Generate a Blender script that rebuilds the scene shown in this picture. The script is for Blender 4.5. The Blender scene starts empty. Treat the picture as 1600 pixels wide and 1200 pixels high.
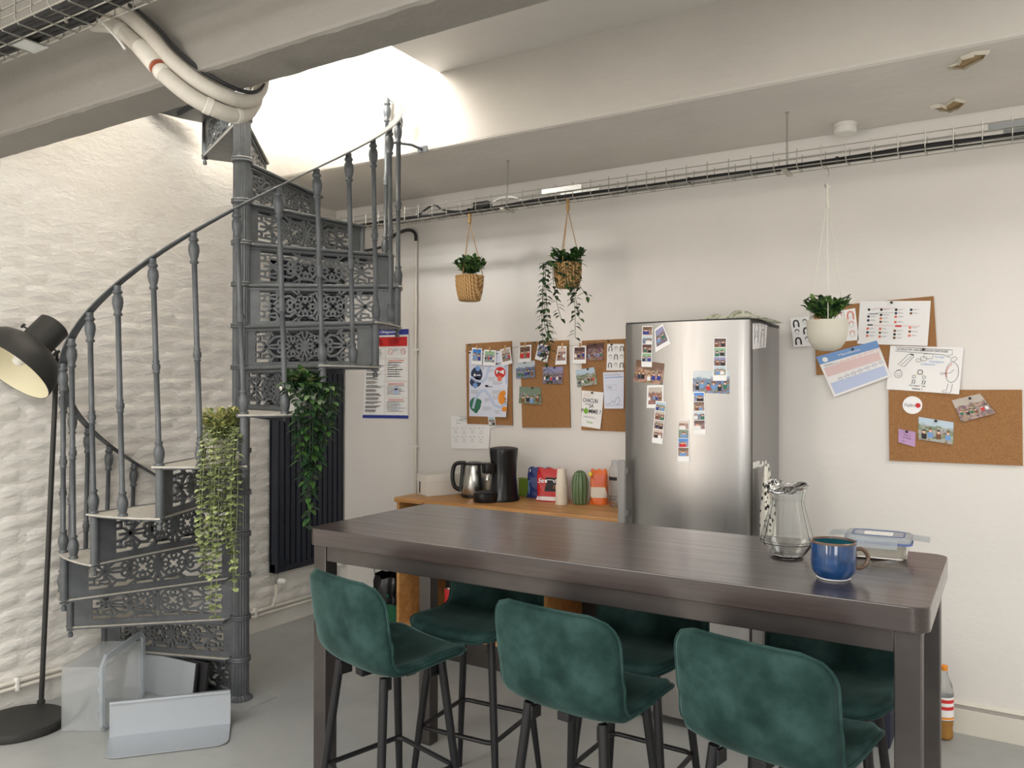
import bpy, bmesh, math, random
from mathutils import Vector, Matrix
S = bpy.context.scene
COL = S.collection
V = Vector
PI = math.pi
sin, cos = math.sin, math.cos
# ------------------------------------------------------------------ camera
FPX, YAW, PITCH, ROLL, CZ = 1249.0, .55373, .00329, .00235, 1.55
_f = V((-sin(YAW), cos(YAW), 0)); _r = V((cos(YAW), sin(YAW), 0)); _u = V((0, 0, 1))
FW = _f*cos(PITCH) + _u*sin(PITCH); _u2 = _u*cos(PITCH) - _f*sin(PITCH)
RT = _r*cos(ROLL) + _u2*sin(ROLL); UP = _u2*cos(ROLL) - _r*sin(ROLL)
CAM = V((0, 0, CZ))
cd = bpy.data.cameras.new('camera'); co = bpy.data.objects.new('camera', cd); COL.objects.link(co)
cd.sensor_width = 36; cd.lens = FPX*36/1600; cd.clip_start = .05; cd.clip_end = 100
mw = Matrix((RT, UP, -FW)).transposed().to_4x4(); mw.translation = CAM
co.matrix_world = mw; S.camera = co
# ------------------------------------------------------------------ light
S.view_settings.view_transform = 'Standard'; S.view_settings.look = 'None'
S.view_settings.gamma = 1; S.view_settings.use_curve_mapping = False
S.view_settings.exposure = 0.32
W = bpy.data.worlds.new('sky'); S.world = W; W.use_nodes = True
W.node_tree.nodes['Background'].inputs[0].default_value = (.93, .97, 1, 1)
W.node_tree.nodes['Background'].inputs[1].default_value = 6.0
XL, YB, XR, YR = -4.01, 4.13, 3.2, -3.4        # walls: left, back, right, rear
ZC, ZS = 3.17, 2.78                            # ceiling, soffit underside
YS, YBN, YBF, ZB = 3.31, 1.735, 1.93, 2.61       # soffit face, beam near / far face, beam underside
ZN = 2.93                                      # ceiling of the near bay
XO = -2.49                                     # right side of the stair opening
def area(name, loc, direction, sx, sy, power, color):
    l = bpy.data.lights.new(name, 'AREA'); l.shape = 'RECTANGLE'; l.size = sx; l.size_y = sy
    l.energy = power; l.color = color
    o = bpy.data.objects.new(name, l); COL.objects.link(o); o.location = loc
    o.rotation_euler = V(direction).to_track_quat('-Z', 'Y').to_euler()
    return o
area('upper_floor_window_daylight', (-3.2, -1.2, 4.45), (0, 1, -.12), 2.0, 1.5, 640, (1, .985, .96))
area('fill_near_bay', (-1.7, -.7, ZN-.02), (0, 0, -1), 3.6, 2.2, 105, (1, .985, .965))  # unseen overhead fill, added to brighten floor, table and walls
area('fill_far_bay', (2.0, 2.62, ZC-.02), (0, 0, -1), 2.2, 1.15, 42, (1, .985, .955))  # added fill out of view, lifts the back wall and soffit face
area('unseen_rear_daylight', (-1.05, YR+.06, 1.35), (0, 1, 0), .3, 1.9, 7, (1, .985, .96))
area('unseen_rear_daylight', (-3.0, YR+.06, 1.35), (0, 1, 0), .7, 1.9, 40, (1, .90, .80))  # added warm fill for the left of the back wall, source unseen
area('unseen_rear_daylight', (1.3, YR+.06, 1.35), (-.35, 1, 0), 2.4, 1.9, 92, (1, .985, .965))  # broad fill added behind the camera, its source is unseen
# ------------------------------------------------------------------ helpers
def ray(U, Vv): return FW + RT*((U-800)/FPX) - UP*((Vv-600)/FPX)
def at(U, Vv, ax, val):
    d = ray(U, Vv); i = 'xyz'.index(ax); return CAM + d*((val-CAM[i])/d[i])
FR = {}
class MB:
    def __init__(s): s.v = []; s.f = []; s.uv = None
    def add(s, vs, fs):
        n = len(s.v); s.v += [V(p) for p in vs]; s.f += [tuple(i+n for i in f) for f in fs]; return s
    def box(s, x0, x1, y0, y1, z0, z1):
        return s.add([(x0,y0,z0),(x1,y0,z0),(x1,y1,z0),(x0,y1,z0),(x0,y0,z1),(x1,y0,z1),(x1,y1,z1),(x0,y1,z1)],
            [(3,2,1,0),(4,5,6,7),(0,1,5,4),(1,2,6,5),(2,3,7,6),(3,0,4,7)])
    def obox(s, c, ax, ay, az):      # oriented box, half-axis vectors
        c, ax, ay, az = V(c), V(ax), V(ay), V(az)
        return s.add([c+i*ax+j*ay+k*az for k in(-1,1) for i,j in((-1,-1),(1,-1),(1,1),(-1,1))],
            [(3,2,1,0),(4,5,6,7),(0,1,5,4),(1,2,6,5),(2,3,7,6),(3,0,4,7)])
    def tube(s, pts, r, n=8, closed=False, flat=None):
        pts = [V(p) for p in pts]; N = len(pts); rs = r if isinstance(r, (list, tuple)) else [r]*N
        b = len(s.v); up = None
        for i, p in enumerate(pts):
            a = pts[(i-1) % N] if (closed or i > 0) else p; c = pts[(i+1) % N] if (closed or i < N-1) else p
            t = (c-a)
            t = t.normalized() if t.length > 1e-9 else V((0,0,1))
            if up is None: up = V((0,0,1)) if abs(t.z) < .9 else V((1,0,0))
            x = t.cross(up)
            if x.length < 1e-6: x = t.cross(V((0,1,0)))
            x.normalize(); y = x.cross(t).normalized(); up = y
            for k in range(n):
                q = 2*PI*k/n
                s.v.append(p + (x*cos(q) + y*sin(q))*rs[i])
        for i in range(N if closed else N-1):
            j = (i+1) % N
            for k in range(n):
                s.f.append((b+i*n+k, b+i*n+(k+1) % n, b+j*n+(k+1) % n, b+j*n+k))
        if not closed:
            s.f.append(tuple(b+k for k in range(n))[::-1]); s.f.append(tuple(b+(N-1)*n+k for k in range(n)))
        return s
    def lathe(s, prof, n=24, o=(0,0,0), axis=None, flute=0, caps=True):
        o = V(o); b = len(s.v)
        if axis is None: X, Y, Z = V((1,0,0)), V((0,1,0)), V((0,0,1))
        else:
            Z = V(axis).normalized(); X = Z.orthogonal().normalized(); Y = Z.cross(X)
        for r, z in prof:
            for k in range(n):
                q = 2*PI*k/n; rr = r*(1-flute*(k % 2)) if flute else r
                s.v.append(o + X*(rr*cos(q)) + Y*(rr*sin(q)) + Z*z)
        for i in range(len(prof)-1):
            for k in range(n):
                s.f.append((b+i*n+k, b+i*n+(k+1) % n, b+(i+1)*n+(k+1) % n, b+(i+1)*n+k))
        if caps and prof[0][0] > 1e-5: s.f.append(tuple(b+k for k in range(n))[::-1])
        if caps and prof[-1][0] > 1e-5: s.f.append(tuple(b+(len(prof)-1)*n+k for k in range(n)))
        return s
    def grid(s, fn, nu, nv, flip=False, uv=False):
        b = len(s.v)
        for j in range(nv+1):
            for i in range(nu+1): s.v.append(V(fn(i/nu, j/nv)))
        for j in range(nv):
            for i in range(nu):
                q = (b+j*(nu+1)+i, b+j*(nu+1)+i+1, b+(j+1)*(nu+1)+i+1, b+(j+1)*(nu+1)+i)
                s.f.append(q[::-1] if flip else q)
        if uv:
            s.uv = s.uv or {}
            for j in range(nv+1):
                for i in range(nu+1): s.uv[b+j*(nu+1)+i] = (i/nu, 1-j/nv)
        return s
    def prism(s, poly, fn, d):       # poly of 2d points, fn(a,b,depth)->3d
        n = len(poly); b = len(s.v)
        s.v += [V(fn(p[0], p[1], 0)) for p in poly] + [V(fn(p[0], p[1], d)) for p in poly]
        s.f.append(tuple(range(b, b+n))[::-1]); s.f.append(tuple(range(b+n, b+2*n)))
        for i in range(n):
            j = (i+1) % n; s.f.append((b+i, b+j, b+n+j, b+n+i))
        return s
    def ribbon(s, pts, w, fn, d0, d1, closed=False):   # flat bar following a 2d polyline
        N = len(pts); L = []; R = []
        for i in range(N):
            a = pts[(i-1) % N] if (closed or i) else pts[i]; c = pts[(i+1) % N] if (closed or i < N-1) else pts[i]
            tx, ty = c[0]-a[0], c[1]-a[1]; l = math.hypot(tx, ty) or 1
            nx, ny = -ty/l*w/2, tx/l*w/2
            L.append((pts[i][0]+nx, pts[i][1]+ny)); R.append((pts[i][0]-nx, pts[i][1]-ny))
        b = len(s.v)
        for i in range(N):
            s.v += [V(fn(*L[i], d0)), V(fn(*R[i], d0)), V(fn(*R[i], d1)), V(fn(*L[i], d1))]
        for i in range(N if closed else N-1):
            j = (i+1) % N
            for k in range(4): s.f.append((b+4*i+k, b+4*i+(k+1) % 4, b+4*j+(k+1) % 4, b+4*j+k))
        if not closed: s.f += [(b+3, b+2, b+1, b), tuple(b+4*(N-1)+k for k in range(4))]
        return s
    def xf(s, m):
        s.v = [m @ p for p in s.v]; return s
    def mesh(s, name, mat, smooth=True, bevel=0, ang=35, seg=2):
        me = bpy.data.meshes.new(name); me.from_pydata(s.v, [], s.f); me.validate()
        if s.uv:
            ul = me.uv_layers.new(name='UVMap')
            for lp in me.loops: ul.data[lp.index].uv = s.uv.get(lp.vertex_index, (0, 0))
        bm = bmesh.new(); bm.from_mesh(me)
        bmesh.ops.recalc_face_normals(bm, faces=bm.faces)
        if bevel:
            es = [e for e in bm.edges if len(e.link_faces) == 2 and e.calc_face_angle(0) > .5]
            bmesh.ops.bevel(bm, geom=es, offset=bevel, segments=seg, profile=.5, affect='EDGES', clamp_overlap=True)
        bm.to_mesh(me); bm.free()
        if smooth:
            if bevel: ang = min(ang, 22)
            me.shade_smooth(); me.set_sharp_from_angle(angle=math.radians(ang))
        if mat: me.materials.append(MAT[mat] if isinstance(mat, str) else mat)
        return me
    def build(s, name, mat, parent=None, local=False, **k):
        if parent is not None and not local:
            m = FR[parent].inverted(); s.v = [m @ p for p in s.v]
        o = bpy.data.objects.new(name, s.mesh(name, mat, **k)); COL.objects.link(o)
        if parent is not None: o.parent = parent; FR[o] = FR[parent]
        else: FR[o] = Matrix()
        return o
def tag(o, label=None, cat=None, group=None, kind=None):
    if label: o['label'] = label
    if cat: o['category'] = cat
    if group: o['group'] = group
    if kind: o['kind'] = kind
    return o
def thing(name, label, cat, loc=(0,0,0), rz=0, group=None):
    o = bpy.data.objects.new(name, None); COL.objects.link(o); o.empty_display_size = .1
    o.location = loc; o.rotation_euler = (0, 0, rz)
    FR[o] = Matrix.Translation(V(loc)) @ Matrix.Rotation(rz, 4, 'Z')
    return tag(o, label, cat, group)
def dup(root, loc, rz, label, group=None):
    r = root.copy(); COL.objects.link(r); r.location = loc; r.rotation_euler = (0, 0, rz); r['label'] = label
    if group: r['group'] = group
    FR[r] = Matrix.Translation(V(loc)) @ Matrix.Rotation(rz, 4, 'Z')
    for ch in root.children:
        c = ch.copy(); COL.objects.link(c); c.parent = r
        for g in ch.children:
            d = g.copy(); COL.objects.link(d); d.parent = c
    return r
def inst(name, me, parent, loc=(0,0,0), rot=(0,0,0), scale=(1,1,1)):
    o = bpy.data.objects.new(name, me); COL.objects.link(o); o.parent = parent
    o.location = loc; o.rotation_euler = rot; o.scale = scale; FR[o] = FR[parent]
    return o
def arc(cx, cy, r, a0, a1, n=10): return [(cx+r*cos(math.radians(a0+(a1-a0)*i/n)), cy+r*sin(math.radians(a0+(a1-a0)*i/n))) for i in range(n+1)]
def bez(p, n=16):     # Catmull-Rom through points
    p = [V(q) for q in p]; out = []
    for i in range(len(p)-1):
        a = p[i-1] if i else p[i]*2-p[i+1]; b, c = p[i], p[i+1]; d = p[i+2] if i+2 < len(p) else c*2-b
        for k in range(n):
            t = k/n; out.append(.5*((2*b)+(c-a)*t+(2*a-5*b+4*c-d)*t*t+(3*b-a-3*c+d)*t**3))
    return out+[p[-1]]
# ------------------------------------------------------------------ materials
MAT = {}
def lin(c): return tuple((x/255/12.92 if x/255 <= .04045 else ((x/255+.055)/1.055)**2.4) for x in c)+(1,)
class NT:
    def __init__(s, name):
        m = bpy.data.materials.new(name); m.use_nodes = True; s.m = m; s.t = m.node_tree; s.b = s.t.nodes['Principled BSDF']; MAT[name] = m
    def n(s, ty, **k):
        nd = s.t.nodes.new('ShaderNode'+ty)
        for a, b in k.items():
            if a.startswith('i_'):
                key = a[2:]; key = int(key) if key.isdigit() else key.replace('_', ' ')
                nd.inputs[key].default_value = b
            else: setattr(nd, a, b)
        return nd
    def l(s, a, b): s.t.links.new(a, b)
    def coord(s, scale=(1,1,1), kind='Object'):
        tc = s.n('TexCoord'); mp = s.n('Mapping'); mp.inputs['Scale'].default_value = scale
        s.l(tc.outputs[kind], mp.inputs[0]); return mp.outputs[0]
    def noise(s, co, scale, detail=4, rough=.55):
        nd = s.n('TexNoise'); nd.inputs['Scale'].default_value = scale; nd.inputs['Detail'].default_value = detail; nd.inputs['Roughness'].default_value = rough
        s.l(co, nd.inputs['Vector']); return nd
    def ramp(s, fac, stops, interp='LINEAR'):
        r = s.n('ValToRGB'); e = r.color_ramp.elements; r.color_ramp.interpolation = interp
        while len(e) < len(stops): e.new(.5)
        for x, (p, c) in zip(e, stops): x.position = p; x.color = c
        s.l(fac, r.inputs[0]); return r.outputs[0]
    def mix(s, fac, a, b, ty='MIX'):
        m = s.n('Mix', data_type='RGBA', blend_type=ty)
        for i, x in ((0, fac), (6, a), (7, b)):
            if hasattr(x, 'is_linked'): s.l(x, m.inputs[i])
            else: m.inputs[i].default_value = x
        return m.outputs[2]
    def bump(s, h, strength, dist=.01):
        b = s.n('Bump'); b.inputs['Strength'].default_value = strength; b.inputs['Distance'].default_value = dist
        s.l(h, b.inputs['Height']); s.l(b.outputs[0], s.b.inputs['Normal']); return b
    def set(s, **k):
        for a, b in k.items():
            i = s.b.inputs[a.replace('_', ' ')]
            if hasattr(b, 'is_linked'): s.l(b, i)
            else: i.default_value = b
        return s
def plain(name, rgb, rough=.5, metal=0, bump=0, bs=60, var=.0, **k):
    t = NT(name); c = lin(rgb); t.set(Roughness=rough, Metallic=metal, **k)
    if var or bump:
        nz = t.noise(t.coord(), bs, 4)
        if var: t.set(Base_Color=t.ramp(nz.outputs[0], [(.3, tuple(x*(1-var) for x in c[:3])+(1,)), (.7, tuple(min(1, x*(1+var)) for x in c[:3])+(1,))]))
        else: t.set(Base_Color=c)
        if bump: t.bump(nz.outputs[0], bump, .004)
    else: t.set(Base_Color=c)
    return t
def plaster(name, rgb, b1=.25, b2=.15, stain=.05):
    t = NT(name); co = t.coord(); c = lin(rgb)
    big = t.noise(co, 1.1, 5, .6); fine = t.noise(co, 24, 6, .65); med = t.noise(co, 5, 4)
    d = tuple(x*(1-stain) for x in c[:3])+(1,)
    col = t.ramp(big.outputs[0], [(.35, d), (.6, c)])
    h = t.n('Math', operation='ADD'); t.l(fine.outputs[0], h.inputs[0]); mm = t.n('Math', operation='MULTIPLY', i_1=b1*8); t.l(med.outputs[0], mm.inputs[0]); t.l(mm.outputs[0], h.inputs[1])
    t.set(Base_Color=col, Roughness=.62); t.bump(h.outputs[0], b2, .006); return t
plaster('wall_paint', (233, 229, 224), .25, .22)
plaster('soffit_paint', (222, 217, 209), .4, .3, .09)
plaster('ceiling_paint', (228, 224, 218), .2, .15)
plaster('beam_paint_shaded', (146, 142, 135), .5, .35, .07)  # white paint darkened throughout, the beam's shade is put into its colour
t = NT('brick_paint'); co = t.coord((1, 1, 2.2))          # white paint laid thick over rough brick
a = t.noise(co, 9, 7, .62); b = t.noise(co, 45, 5, .6); c = t.noise(co, 1.6, 4)
h = t.n('Math', operation='MULTIPLY_ADD', i_1=.3); t.l(b.outputs[0], h.inputs[0]); t.l(a.outputs[0], h.inputs[2])
t.set(Base_Color=t.ramp(c.outputs[0], [(.3, lin((229, 225, 217))), (.65, lin((235, 232, 226)))]), Roughness=.5); t.bump(h.outputs[0], .48, .03)
t = NT('concrete'); co = t.coord()
a = t.noise(co, .9, 6, .6); b = t.noise(co, 7, 6, .7); c = t.noise(co, 30, 3)
base = t.ramp(a.outputs[0], [(.3, lin((148, 151, 150))), (.7, lin((178, 180, 177)))])
st = t.ramp(b.outputs[0], [(.62, (0,0,0,1)), (.75, (1,1,1,1))])
col = t.mix(st, base, lin((160, 151, 137)))
t.set(Base_Color=col, Roughness=t.ramp(b.outputs[0], [(.3, (.28,)*3+(1,)), (.7, (.5,)*3+(1,))])); t.bump(c.outputs[0], .06, .004)
t = NT('cast_iron'); co = t.coord(); a = t.noise(co, 18, 5); b = t.noise(co, 160, 2)
t.set(Base_Color=t.ramp(a.outputs[0], [(.3, lin((78, 82, 85))), (.7, lin((94, 98, 101)))]), Roughness=.42, Metallic=.15); t.bump(b.outputs[0], .12, .002)
plain('tread_worn', (176, 172, 163), .5, .1, .15, 40, .14)
plain('black_metal', (30, 30, 33), .42, .3)
plain('lamp_black', (52, 52, 50), .5, .2)
plain('lamp_inner', (226, 219, 190), .5)
t = NT('velvet'); co = t.coord(); a = t.noise(co, 7, 4, .6); b = t.noise(co, 2.5, 3); c = t.noise(co, 350, 2)
mx = t.n('Math', operation='MULTIPLY'); t.l(a.outputs[0], mx.inputs[0]); t.l(b.outputs[0], mx.inputs[1])
t.set(Base_Color=t.ramp(mx.outputs[0], [(.13, lin((8, 28, 26))), (.22, lin((24, 50, 47))), (.34, lin((48, 74, 71)))]), Roughness=.8, Sheen_Weight=.45, Sheen_Roughness=.35, Sheen_Tint=lin((140, 170, 166)))
t.b.inputs['Specular IOR Level'].default_value = .2; t.bump(c.outputs[0], .1, .001)
t = NT('table_wood'); co = t.coord((.6, 14, 14)); a = t.noise(co, 3, 7, .65); co2 = t.coord((1.5, 60, 60)); b = t.noise(co2, 3, 4, .6)
g = t.mix(.4, a.outputs[0], b.outputs[0])
t.set(Base_Color=t.ramp(g, [(.32, lin((30, 23, 23))), (.5, lin((50, 39, 37))), (.7, lin((68, 55, 52)))]), Roughness=t.ramp(g, [(.3, (.42,)*3+(1,)), (.7, (.26,)*3+(1,))])); t.set(Coat_Weight=.8, Coat_Roughness=.2); t.bump(g, .22, .002)
t = NT('gunmetal'); co = t.coord((1, 30, 30)); a = t.noise(co, 3, 4); b = t.noise(t.coord(), 2.5, 4)
t.set(Base_Color=t.ramp(b.outputs[0], [(.3, lin((70, 66, 65))), (.7, lin((98, 93, 91)))]), Metallic=.75, Roughness=.4); t.bump(a.outputs[0], .05, .001)
t = NT('pine'); co = t.coord((1, 10, 10)); a = t.noise(co, 2.2, 5, .6); w = t.noise(t.coord(), 9, 1)
kn = t.ramp(w.outputs[0], [(.70, (0,0,0,1)), (.76, (1,1,1,1))])
t.set(Base_Color=t.mix(kn, t.ramp(a.outputs[0], [(.3, lin((178, 124, 70))), (.7, lin((214, 165, 104)))]), lin((110, 62, 30))), Roughness=.42)
t = NT('stainless'); co = t.coord((90, 90, 1.2)); a = t.noise(co, 3, 4)
t.set(Base_Color=lin((166, 164, 162)), Metallic=1, Roughness=t.ramp(a.outputs[0], [(.3, (.3,)*3+(1,)), (.7, (.4,)*3+(1,))])); t.bump(a.outputs[0], .03, .001)
plain('fridge_grey', (146, 144, 142), .5, .1)
plain('dark_trim', (44, 44, 46), .5)
t = NT('cork'); co = t.coord(); a = t.noise(co, 260, 3, .7); b = t.noise(co, 5, 3)
t.set(Base_Color=t.ramp(a.outputs[0], [(.3, lin((134, 92, 54))), (.7, lin((178, 132, 86)))]), Roughness=.9); t.bump(a.outputs[0], .2, .002)
for nm, c in dict(paper=(244,243,243), paper_blue=(226,230,246), ink=(28,28,32), ink_grey=(150,150,156), ink_red=(200,40,44), red_block=(214,46,46),
    blue_block=(46,58,150), sky_block=(120,160,214), pink_block=(233,205,204), pale_blue=(196,208,238), orange_block=(240,150,50), green_block=(52,118,92), navy_block=(44,56,86),
    apple_green=(122,176,52), salmon=(226,120,96), lilac=(190,152,196), poster_cream=(236,232,230), yellow=(240,210,60), white_print=(248,248,248), river=(196,210,236), skin=(232,190,166), brown_hair=(120,80,50)).items(): plain(nm, c, .6)
plain('white_plastic', (236, 234, 228), .4); plain('white_pipe', (226, 221, 210), .4, 0, .06, 30); plain('beige_pot', (208, 204, 190), .55)
plain('duct_wrap', (204, 198, 187), .6, 0, .3, 25, .05); plain('galv', (178, 176, 168), .38, .7); plain('zinc', (205, 210, 212), .3, .85)
plain('black_plastic', (20, 20, 22), .28); plain('black_cable', (26, 26, 28), .5); plain('radiator_paint', (30, 36, 48), .42)
plain('rope', (170, 136, 92), .9, 0, .3, 200, .1); plain('white_rope', (226, 222, 210), .9); plain('peg_wood', (206, 170, 120), .7)
plain('leaf_dark', (34, 62, 36), .45, 0, 0, 20, .3); plain('leaf_mid', (62, 96, 44), .45, 0, 0, 20, .3); plain('leaf_pale', (176, 186, 128), .5, 0, 0, 20, .2)
plain('leaf_euca', (134, 146, 96), .55, 0, 0, 20, .25); plain('leaf_euca_gold', (170, 168, 104), .55, 0, 0, 20, .2); plain('leaf_bright', (98, 132, 66), .45, 0, 0, 30, .3); plain('soil', (60, 44, 32), .9)
plain('steel', (190, 188, 184), .26, 1); plain('bag_blue', (38, 52, 118), .35); plain('bag_red', (196, 34, 36), .35, 0, .3, 30); plain('bag_green', (120, 150, 48), .4); plain('bag_orange', (232, 112, 44), .4, 0, .3, 30)
plain('cup_paper', (232, 222, 206), .7); plain('cactus_green', (84, 112, 72), .25); plain('white_dot', (238, 236, 220), .4)
plain('mug_blue', (24, 62, 108), .14, 0, .1, 30, .35, Coat_Weight=.6); plain('mug_rim', (104, 84, 70), .3); plain('mug_in', (30, 84, 96), .15)
plain('bin_green', (20, 96, 62), .5); plain('bin_navy', (32, 36, 58), .6); plain('galv_sheet', (176, 182, 188), .42, .35); plain('card_white', (236, 231, 222), .6); plain('lid_blue', (84, 104, 160), .4)
plain('juice', (196, 140, 60), .3); plain('bare_plaster', (176, 150, 112), .85, 0, .3, 40, .15); plain('flake', (226, 220, 206), .7); plain('copper', (170, 90, 62), .5, .3)
def glass(name, rgb, rough=.02, ior=1.45, alpha=None, trans=1):
    t = NT(name); t.set(Base_Color=lin(rgb), Roughness=rough, Transmission_Weight=trans, IOR=ior)
    if alpha is not None: t.set(Alpha=alpha)
    return t
glass('clear_glass', (250, 252, 252)); glass('plastic_clear', (246, 250, 252), .06, 1.3); glass('frosted', (226, 230, 232), .35, 1.1, .31, .5); glass('lid_clear', (222, 230, 236), .3, 1.2, .75, .7)
t = NT('basket'); co = t.coord(); w = t.n('TexWave'); w.inputs['Scale'].default_value = 26; w.inputs['Distortion'].default_value = 2; t.l(co, w.inputs[0])
t.set(Base_Color=t.ramp(w.outputs[1], [(.2, lin((150, 108, 62))), (.8, lin((212, 174, 118)))]), Roughness=.75)
t = NT('dots_cloth'); co = t.coord((1,1,1), 'UV'); vo = t.n('TexVoronoi'); vo.inputs['Scale'].default_value = 11; vo.inputs['Randomness'].default_value = .35; t.l(co, vo.inputs['Vector'])
t.set(Base_Color=t.ramp(vo.outputs['Distance'], [(.27, lin((24, 24, 26))), (.3, lin((228, 224, 214)))]), Roughness=.9)
t = NT('leaf_print_cloth'); co = t.coord(); a = t.noise(co, 22, 2, .5)
t.set(Base_Color=t.ramp(a.outputs[0], [(.42, lin((222, 220, 204))), (.5, lin((120, 140, 96))), (.54, lin((222, 220, 204)))]), Roughness=.9)
PH = []
def photo_mat(i, sky, cols):
    t = NT('photo_print_%d' % i); co = t.coord((1,1,1), 'UV'); mp = t.n('Mapping'); mp.inputs['Location'].default_value = (i*1.7, i*.9, 0); t.l(co, mp.inputs[0])
    vo = t.n('TexVoronoi'); vo.inputs['Scale'].default_value = 10; t.l(mp.outputs[0], vo.inputs['Vector'])
    nz = t.noise(mp.outputs[0], 5, 4, .6); sp = t.n('SeparateXYZ'); t.l(co, sp.inputs[0]); sc = t.n('SeparateColor'); t.l(vo.outputs['Color'], sc.inputs[0])
    m = t.n('Math', operation='MULTIPLY_ADD', i_1=.5); t.l(sc.outputs[0], m.inputs[0]); m2 = t.n('Math', operation='MULTIPLY', i_1=.5); t.l(nz.outputs[0], m2.inputs[0]); t.l(m2.outputs[0], m.inputs[2])
    col = t.ramp(m.outputs[0], [(.15+.7*k/(len(cols)-1), lin(c)) for k, c in enumerate(cols)])
    v2 = t.n('TexVoronoi'); v2.inputs['Scale'].default_value = 8; t.l(mp.outputs[0], v2.inputs['Vector']); hs = t.n('HueSaturation'); hs.inputs['Saturation'].default_value = .55; hs.inputs['Value'].default_value = .7; t.l(v2.outputs['Color'], hs.inputs['Color'])
    col = t.mix(.2, col, hs.outputs[0])
    ad = t.n('Math', operation='MULTIPLY_ADD', i_1=.5); t.l(nz.outputs[0], ad.inputs[0]); t.l(sp.outputs[1], ad.inputs[2])
    t.set(Base_Color=t.mix(t.ramp(ad.outputs[0], [(.88, (0,0,0,1)), (.98, (1,1,1,1))]), col, lin(sky)), Roughness=.3); PH.append(t.m)
for i, (sky, cols) in enumerate([((40,130,220), [(20,50,110),(60,110,170),(200,190,180),(40,90,160)]), ((150,190,150), [(40,70,50),(90,120,130),(200,200,200),(60,90,140)]),
    ((190,180,170), [(40,24,24),(110,60,50),(180,140,120),(50,40,50)]), ((120,90,70), [(50,30,24),(130,80,50),(200,150,120),(40,40,50)]), ((150,150,190), [(40,36,60),(90,80,110),(150,120,120),(60,60,90)]),
    ((220,200,190), [(120,60,50),(200,150,130),(90,60,60),(220,200,190)]), ((210,220,225), [(40,60,100),(90,140,200),(120,100,80),(60,60,70)]), ((190,210,225), [(50,80,40),(110,130,70),(170,170,160),(60,80,120)]),
    ((120,140,120), [(30,40,30),(80,110,70),(150,160,130),(60,80,150)]), ((90,60,60), [(30,24,30),(120,50,50),(170,120,100),(60,50,60)]), ((200,190,180), [(40,50,90),(180,110,80),(120,70,50),(60,60,90)])]): photo_mat(i, sky, cols)
# ================================================================== the setting
def struct(name, mb, mat, label, cat, **k):
    return tag(mb.build(name, mat, **k), label, cat, kind='structure')
random.seed(4)
struct('floor', MB().box(XL-.1, XR+.1, YR-.1, YB+.1, -.1, 0), 'concrete', 'grey painted concrete floor with stains', 'floor', smooth=False)
wall_back = struct('wall_back', MB().box(XL-.1, XR+.1, YB, YB+.1, 0, ZC+.1), 'wall_paint', 'smooth off white plaster wall behind the refrigerator', 'wall', smooth=False)
wall_left = struct('wall_left', MB().box(XL-.1, XL, YR, YB, 0, 5.2), 'brick_paint', 'white painted brick wall behind the spiral staircase', 'wall', smooth=False)
struct('wall_right', MB().box(XR, XR+.1, YR, YB, 0, ZC+.1), 'wall_paint', 'white wall to the right of the viewer', 'wall', smooth=False)
struct('wall_rear', MB().box(XL-.1, XR+.1, YR-.1, YR, 0, ZC+.1), 'wall_paint', 'white wall behind the viewer', 'wall', smooth=False)
struct('ceiling', MB().box(XO, XR, YBF-.02, YS+.02, ZC, ZC+.14).box(XL, XR, YR, YBN+.02, ZN, ZC+.14), 'ceiling_paint', 'off white ceiling between the concrete beams', 'ceiling', smooth=False)
def rough_beam(x0, x1, y0, y1, z0, z1, seed, jit):
    rnd = random.Random(seed); m = MB(); N = 150
    prof = lambda i: [(y0, z1), (y0, z0+.016), (y0+.004, z0+.006), (y0+.016, z0), (y1-.016, z0), (y1-.004, z0+.006), (y1, z0+.016), (y1, z1)]
    for i in range(N+1):
        x = x0+(x1-x0)*i/N; j = jit*(rnd.random()-.5); k = jit*(rnd.random()-.5)
        for q, (y, z) in enumerate(prof(i)):
            m.v.append(V((x, y+(j if q < 4 else k)*(1 if 0 < q < 7 else 0), z+(.5*j if q in(1,2) else .5*k if q in(5,6) else 0))))
    for i in range(N):
        for q in range(7): m.f.append((i*8+q, i*8+q+1, i*8+8+q+1, i*8+8+q))
    m.f += [tuple(range(8)), tuple(range(N*8, N*8+8))]
    return m
struct('trim_1', rough_beam(XL, XR, YBN, YBF, ZB, ZC+.14, 3, .012), 'beam_paint_shaded', 'rough white concrete ceiling beam crossing above the table', 'beam', ang=18)
struct('trim_2', rough_beam(XL, XR, YS, YB, ZS, ZC+.14, 5, .004), 'soffit_paint', 'deep white boxed soffit above the cable tray on the back wall', 'soffit', ang=18)
sh = MB().box(XL, XO+.6, YS, YS+.1, ZC+.14, 5.2).box(XO+.5, XO+.6, -2, YS, ZC+.14, 5.2).box(XL, XO+.6, -2.1, -2, ZC+.14, 5.2).box(XL, XO+.6, -2.1, YS+.1, 5.2, 5.3)
struct('wall_stairwell', sh, 'ceiling_paint', 'white walls and roof of the bright upper floor above the stair opening', 'wall', smooth=False)
sk = MB()
sk.prism([(0,0),(0,.026),(0,.028)]+[(0,.10),(-.006,.108),(-.018,.112),(-.018,0)], lambda a, b, d: (XL+d, YB+a, b), 3.1-XL)
sk.prism([(0,.118),(-.012,.12),(-.02,.13),(-.012,.14),(0,.142)], lambda a, b, d: (XL+d, YB+a, b), 3.1-XL)
struct('baseboard_back', sk, 'white_pipe', 'chipped white skirting board along the back wall', 'baseboard', ang=50)
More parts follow.
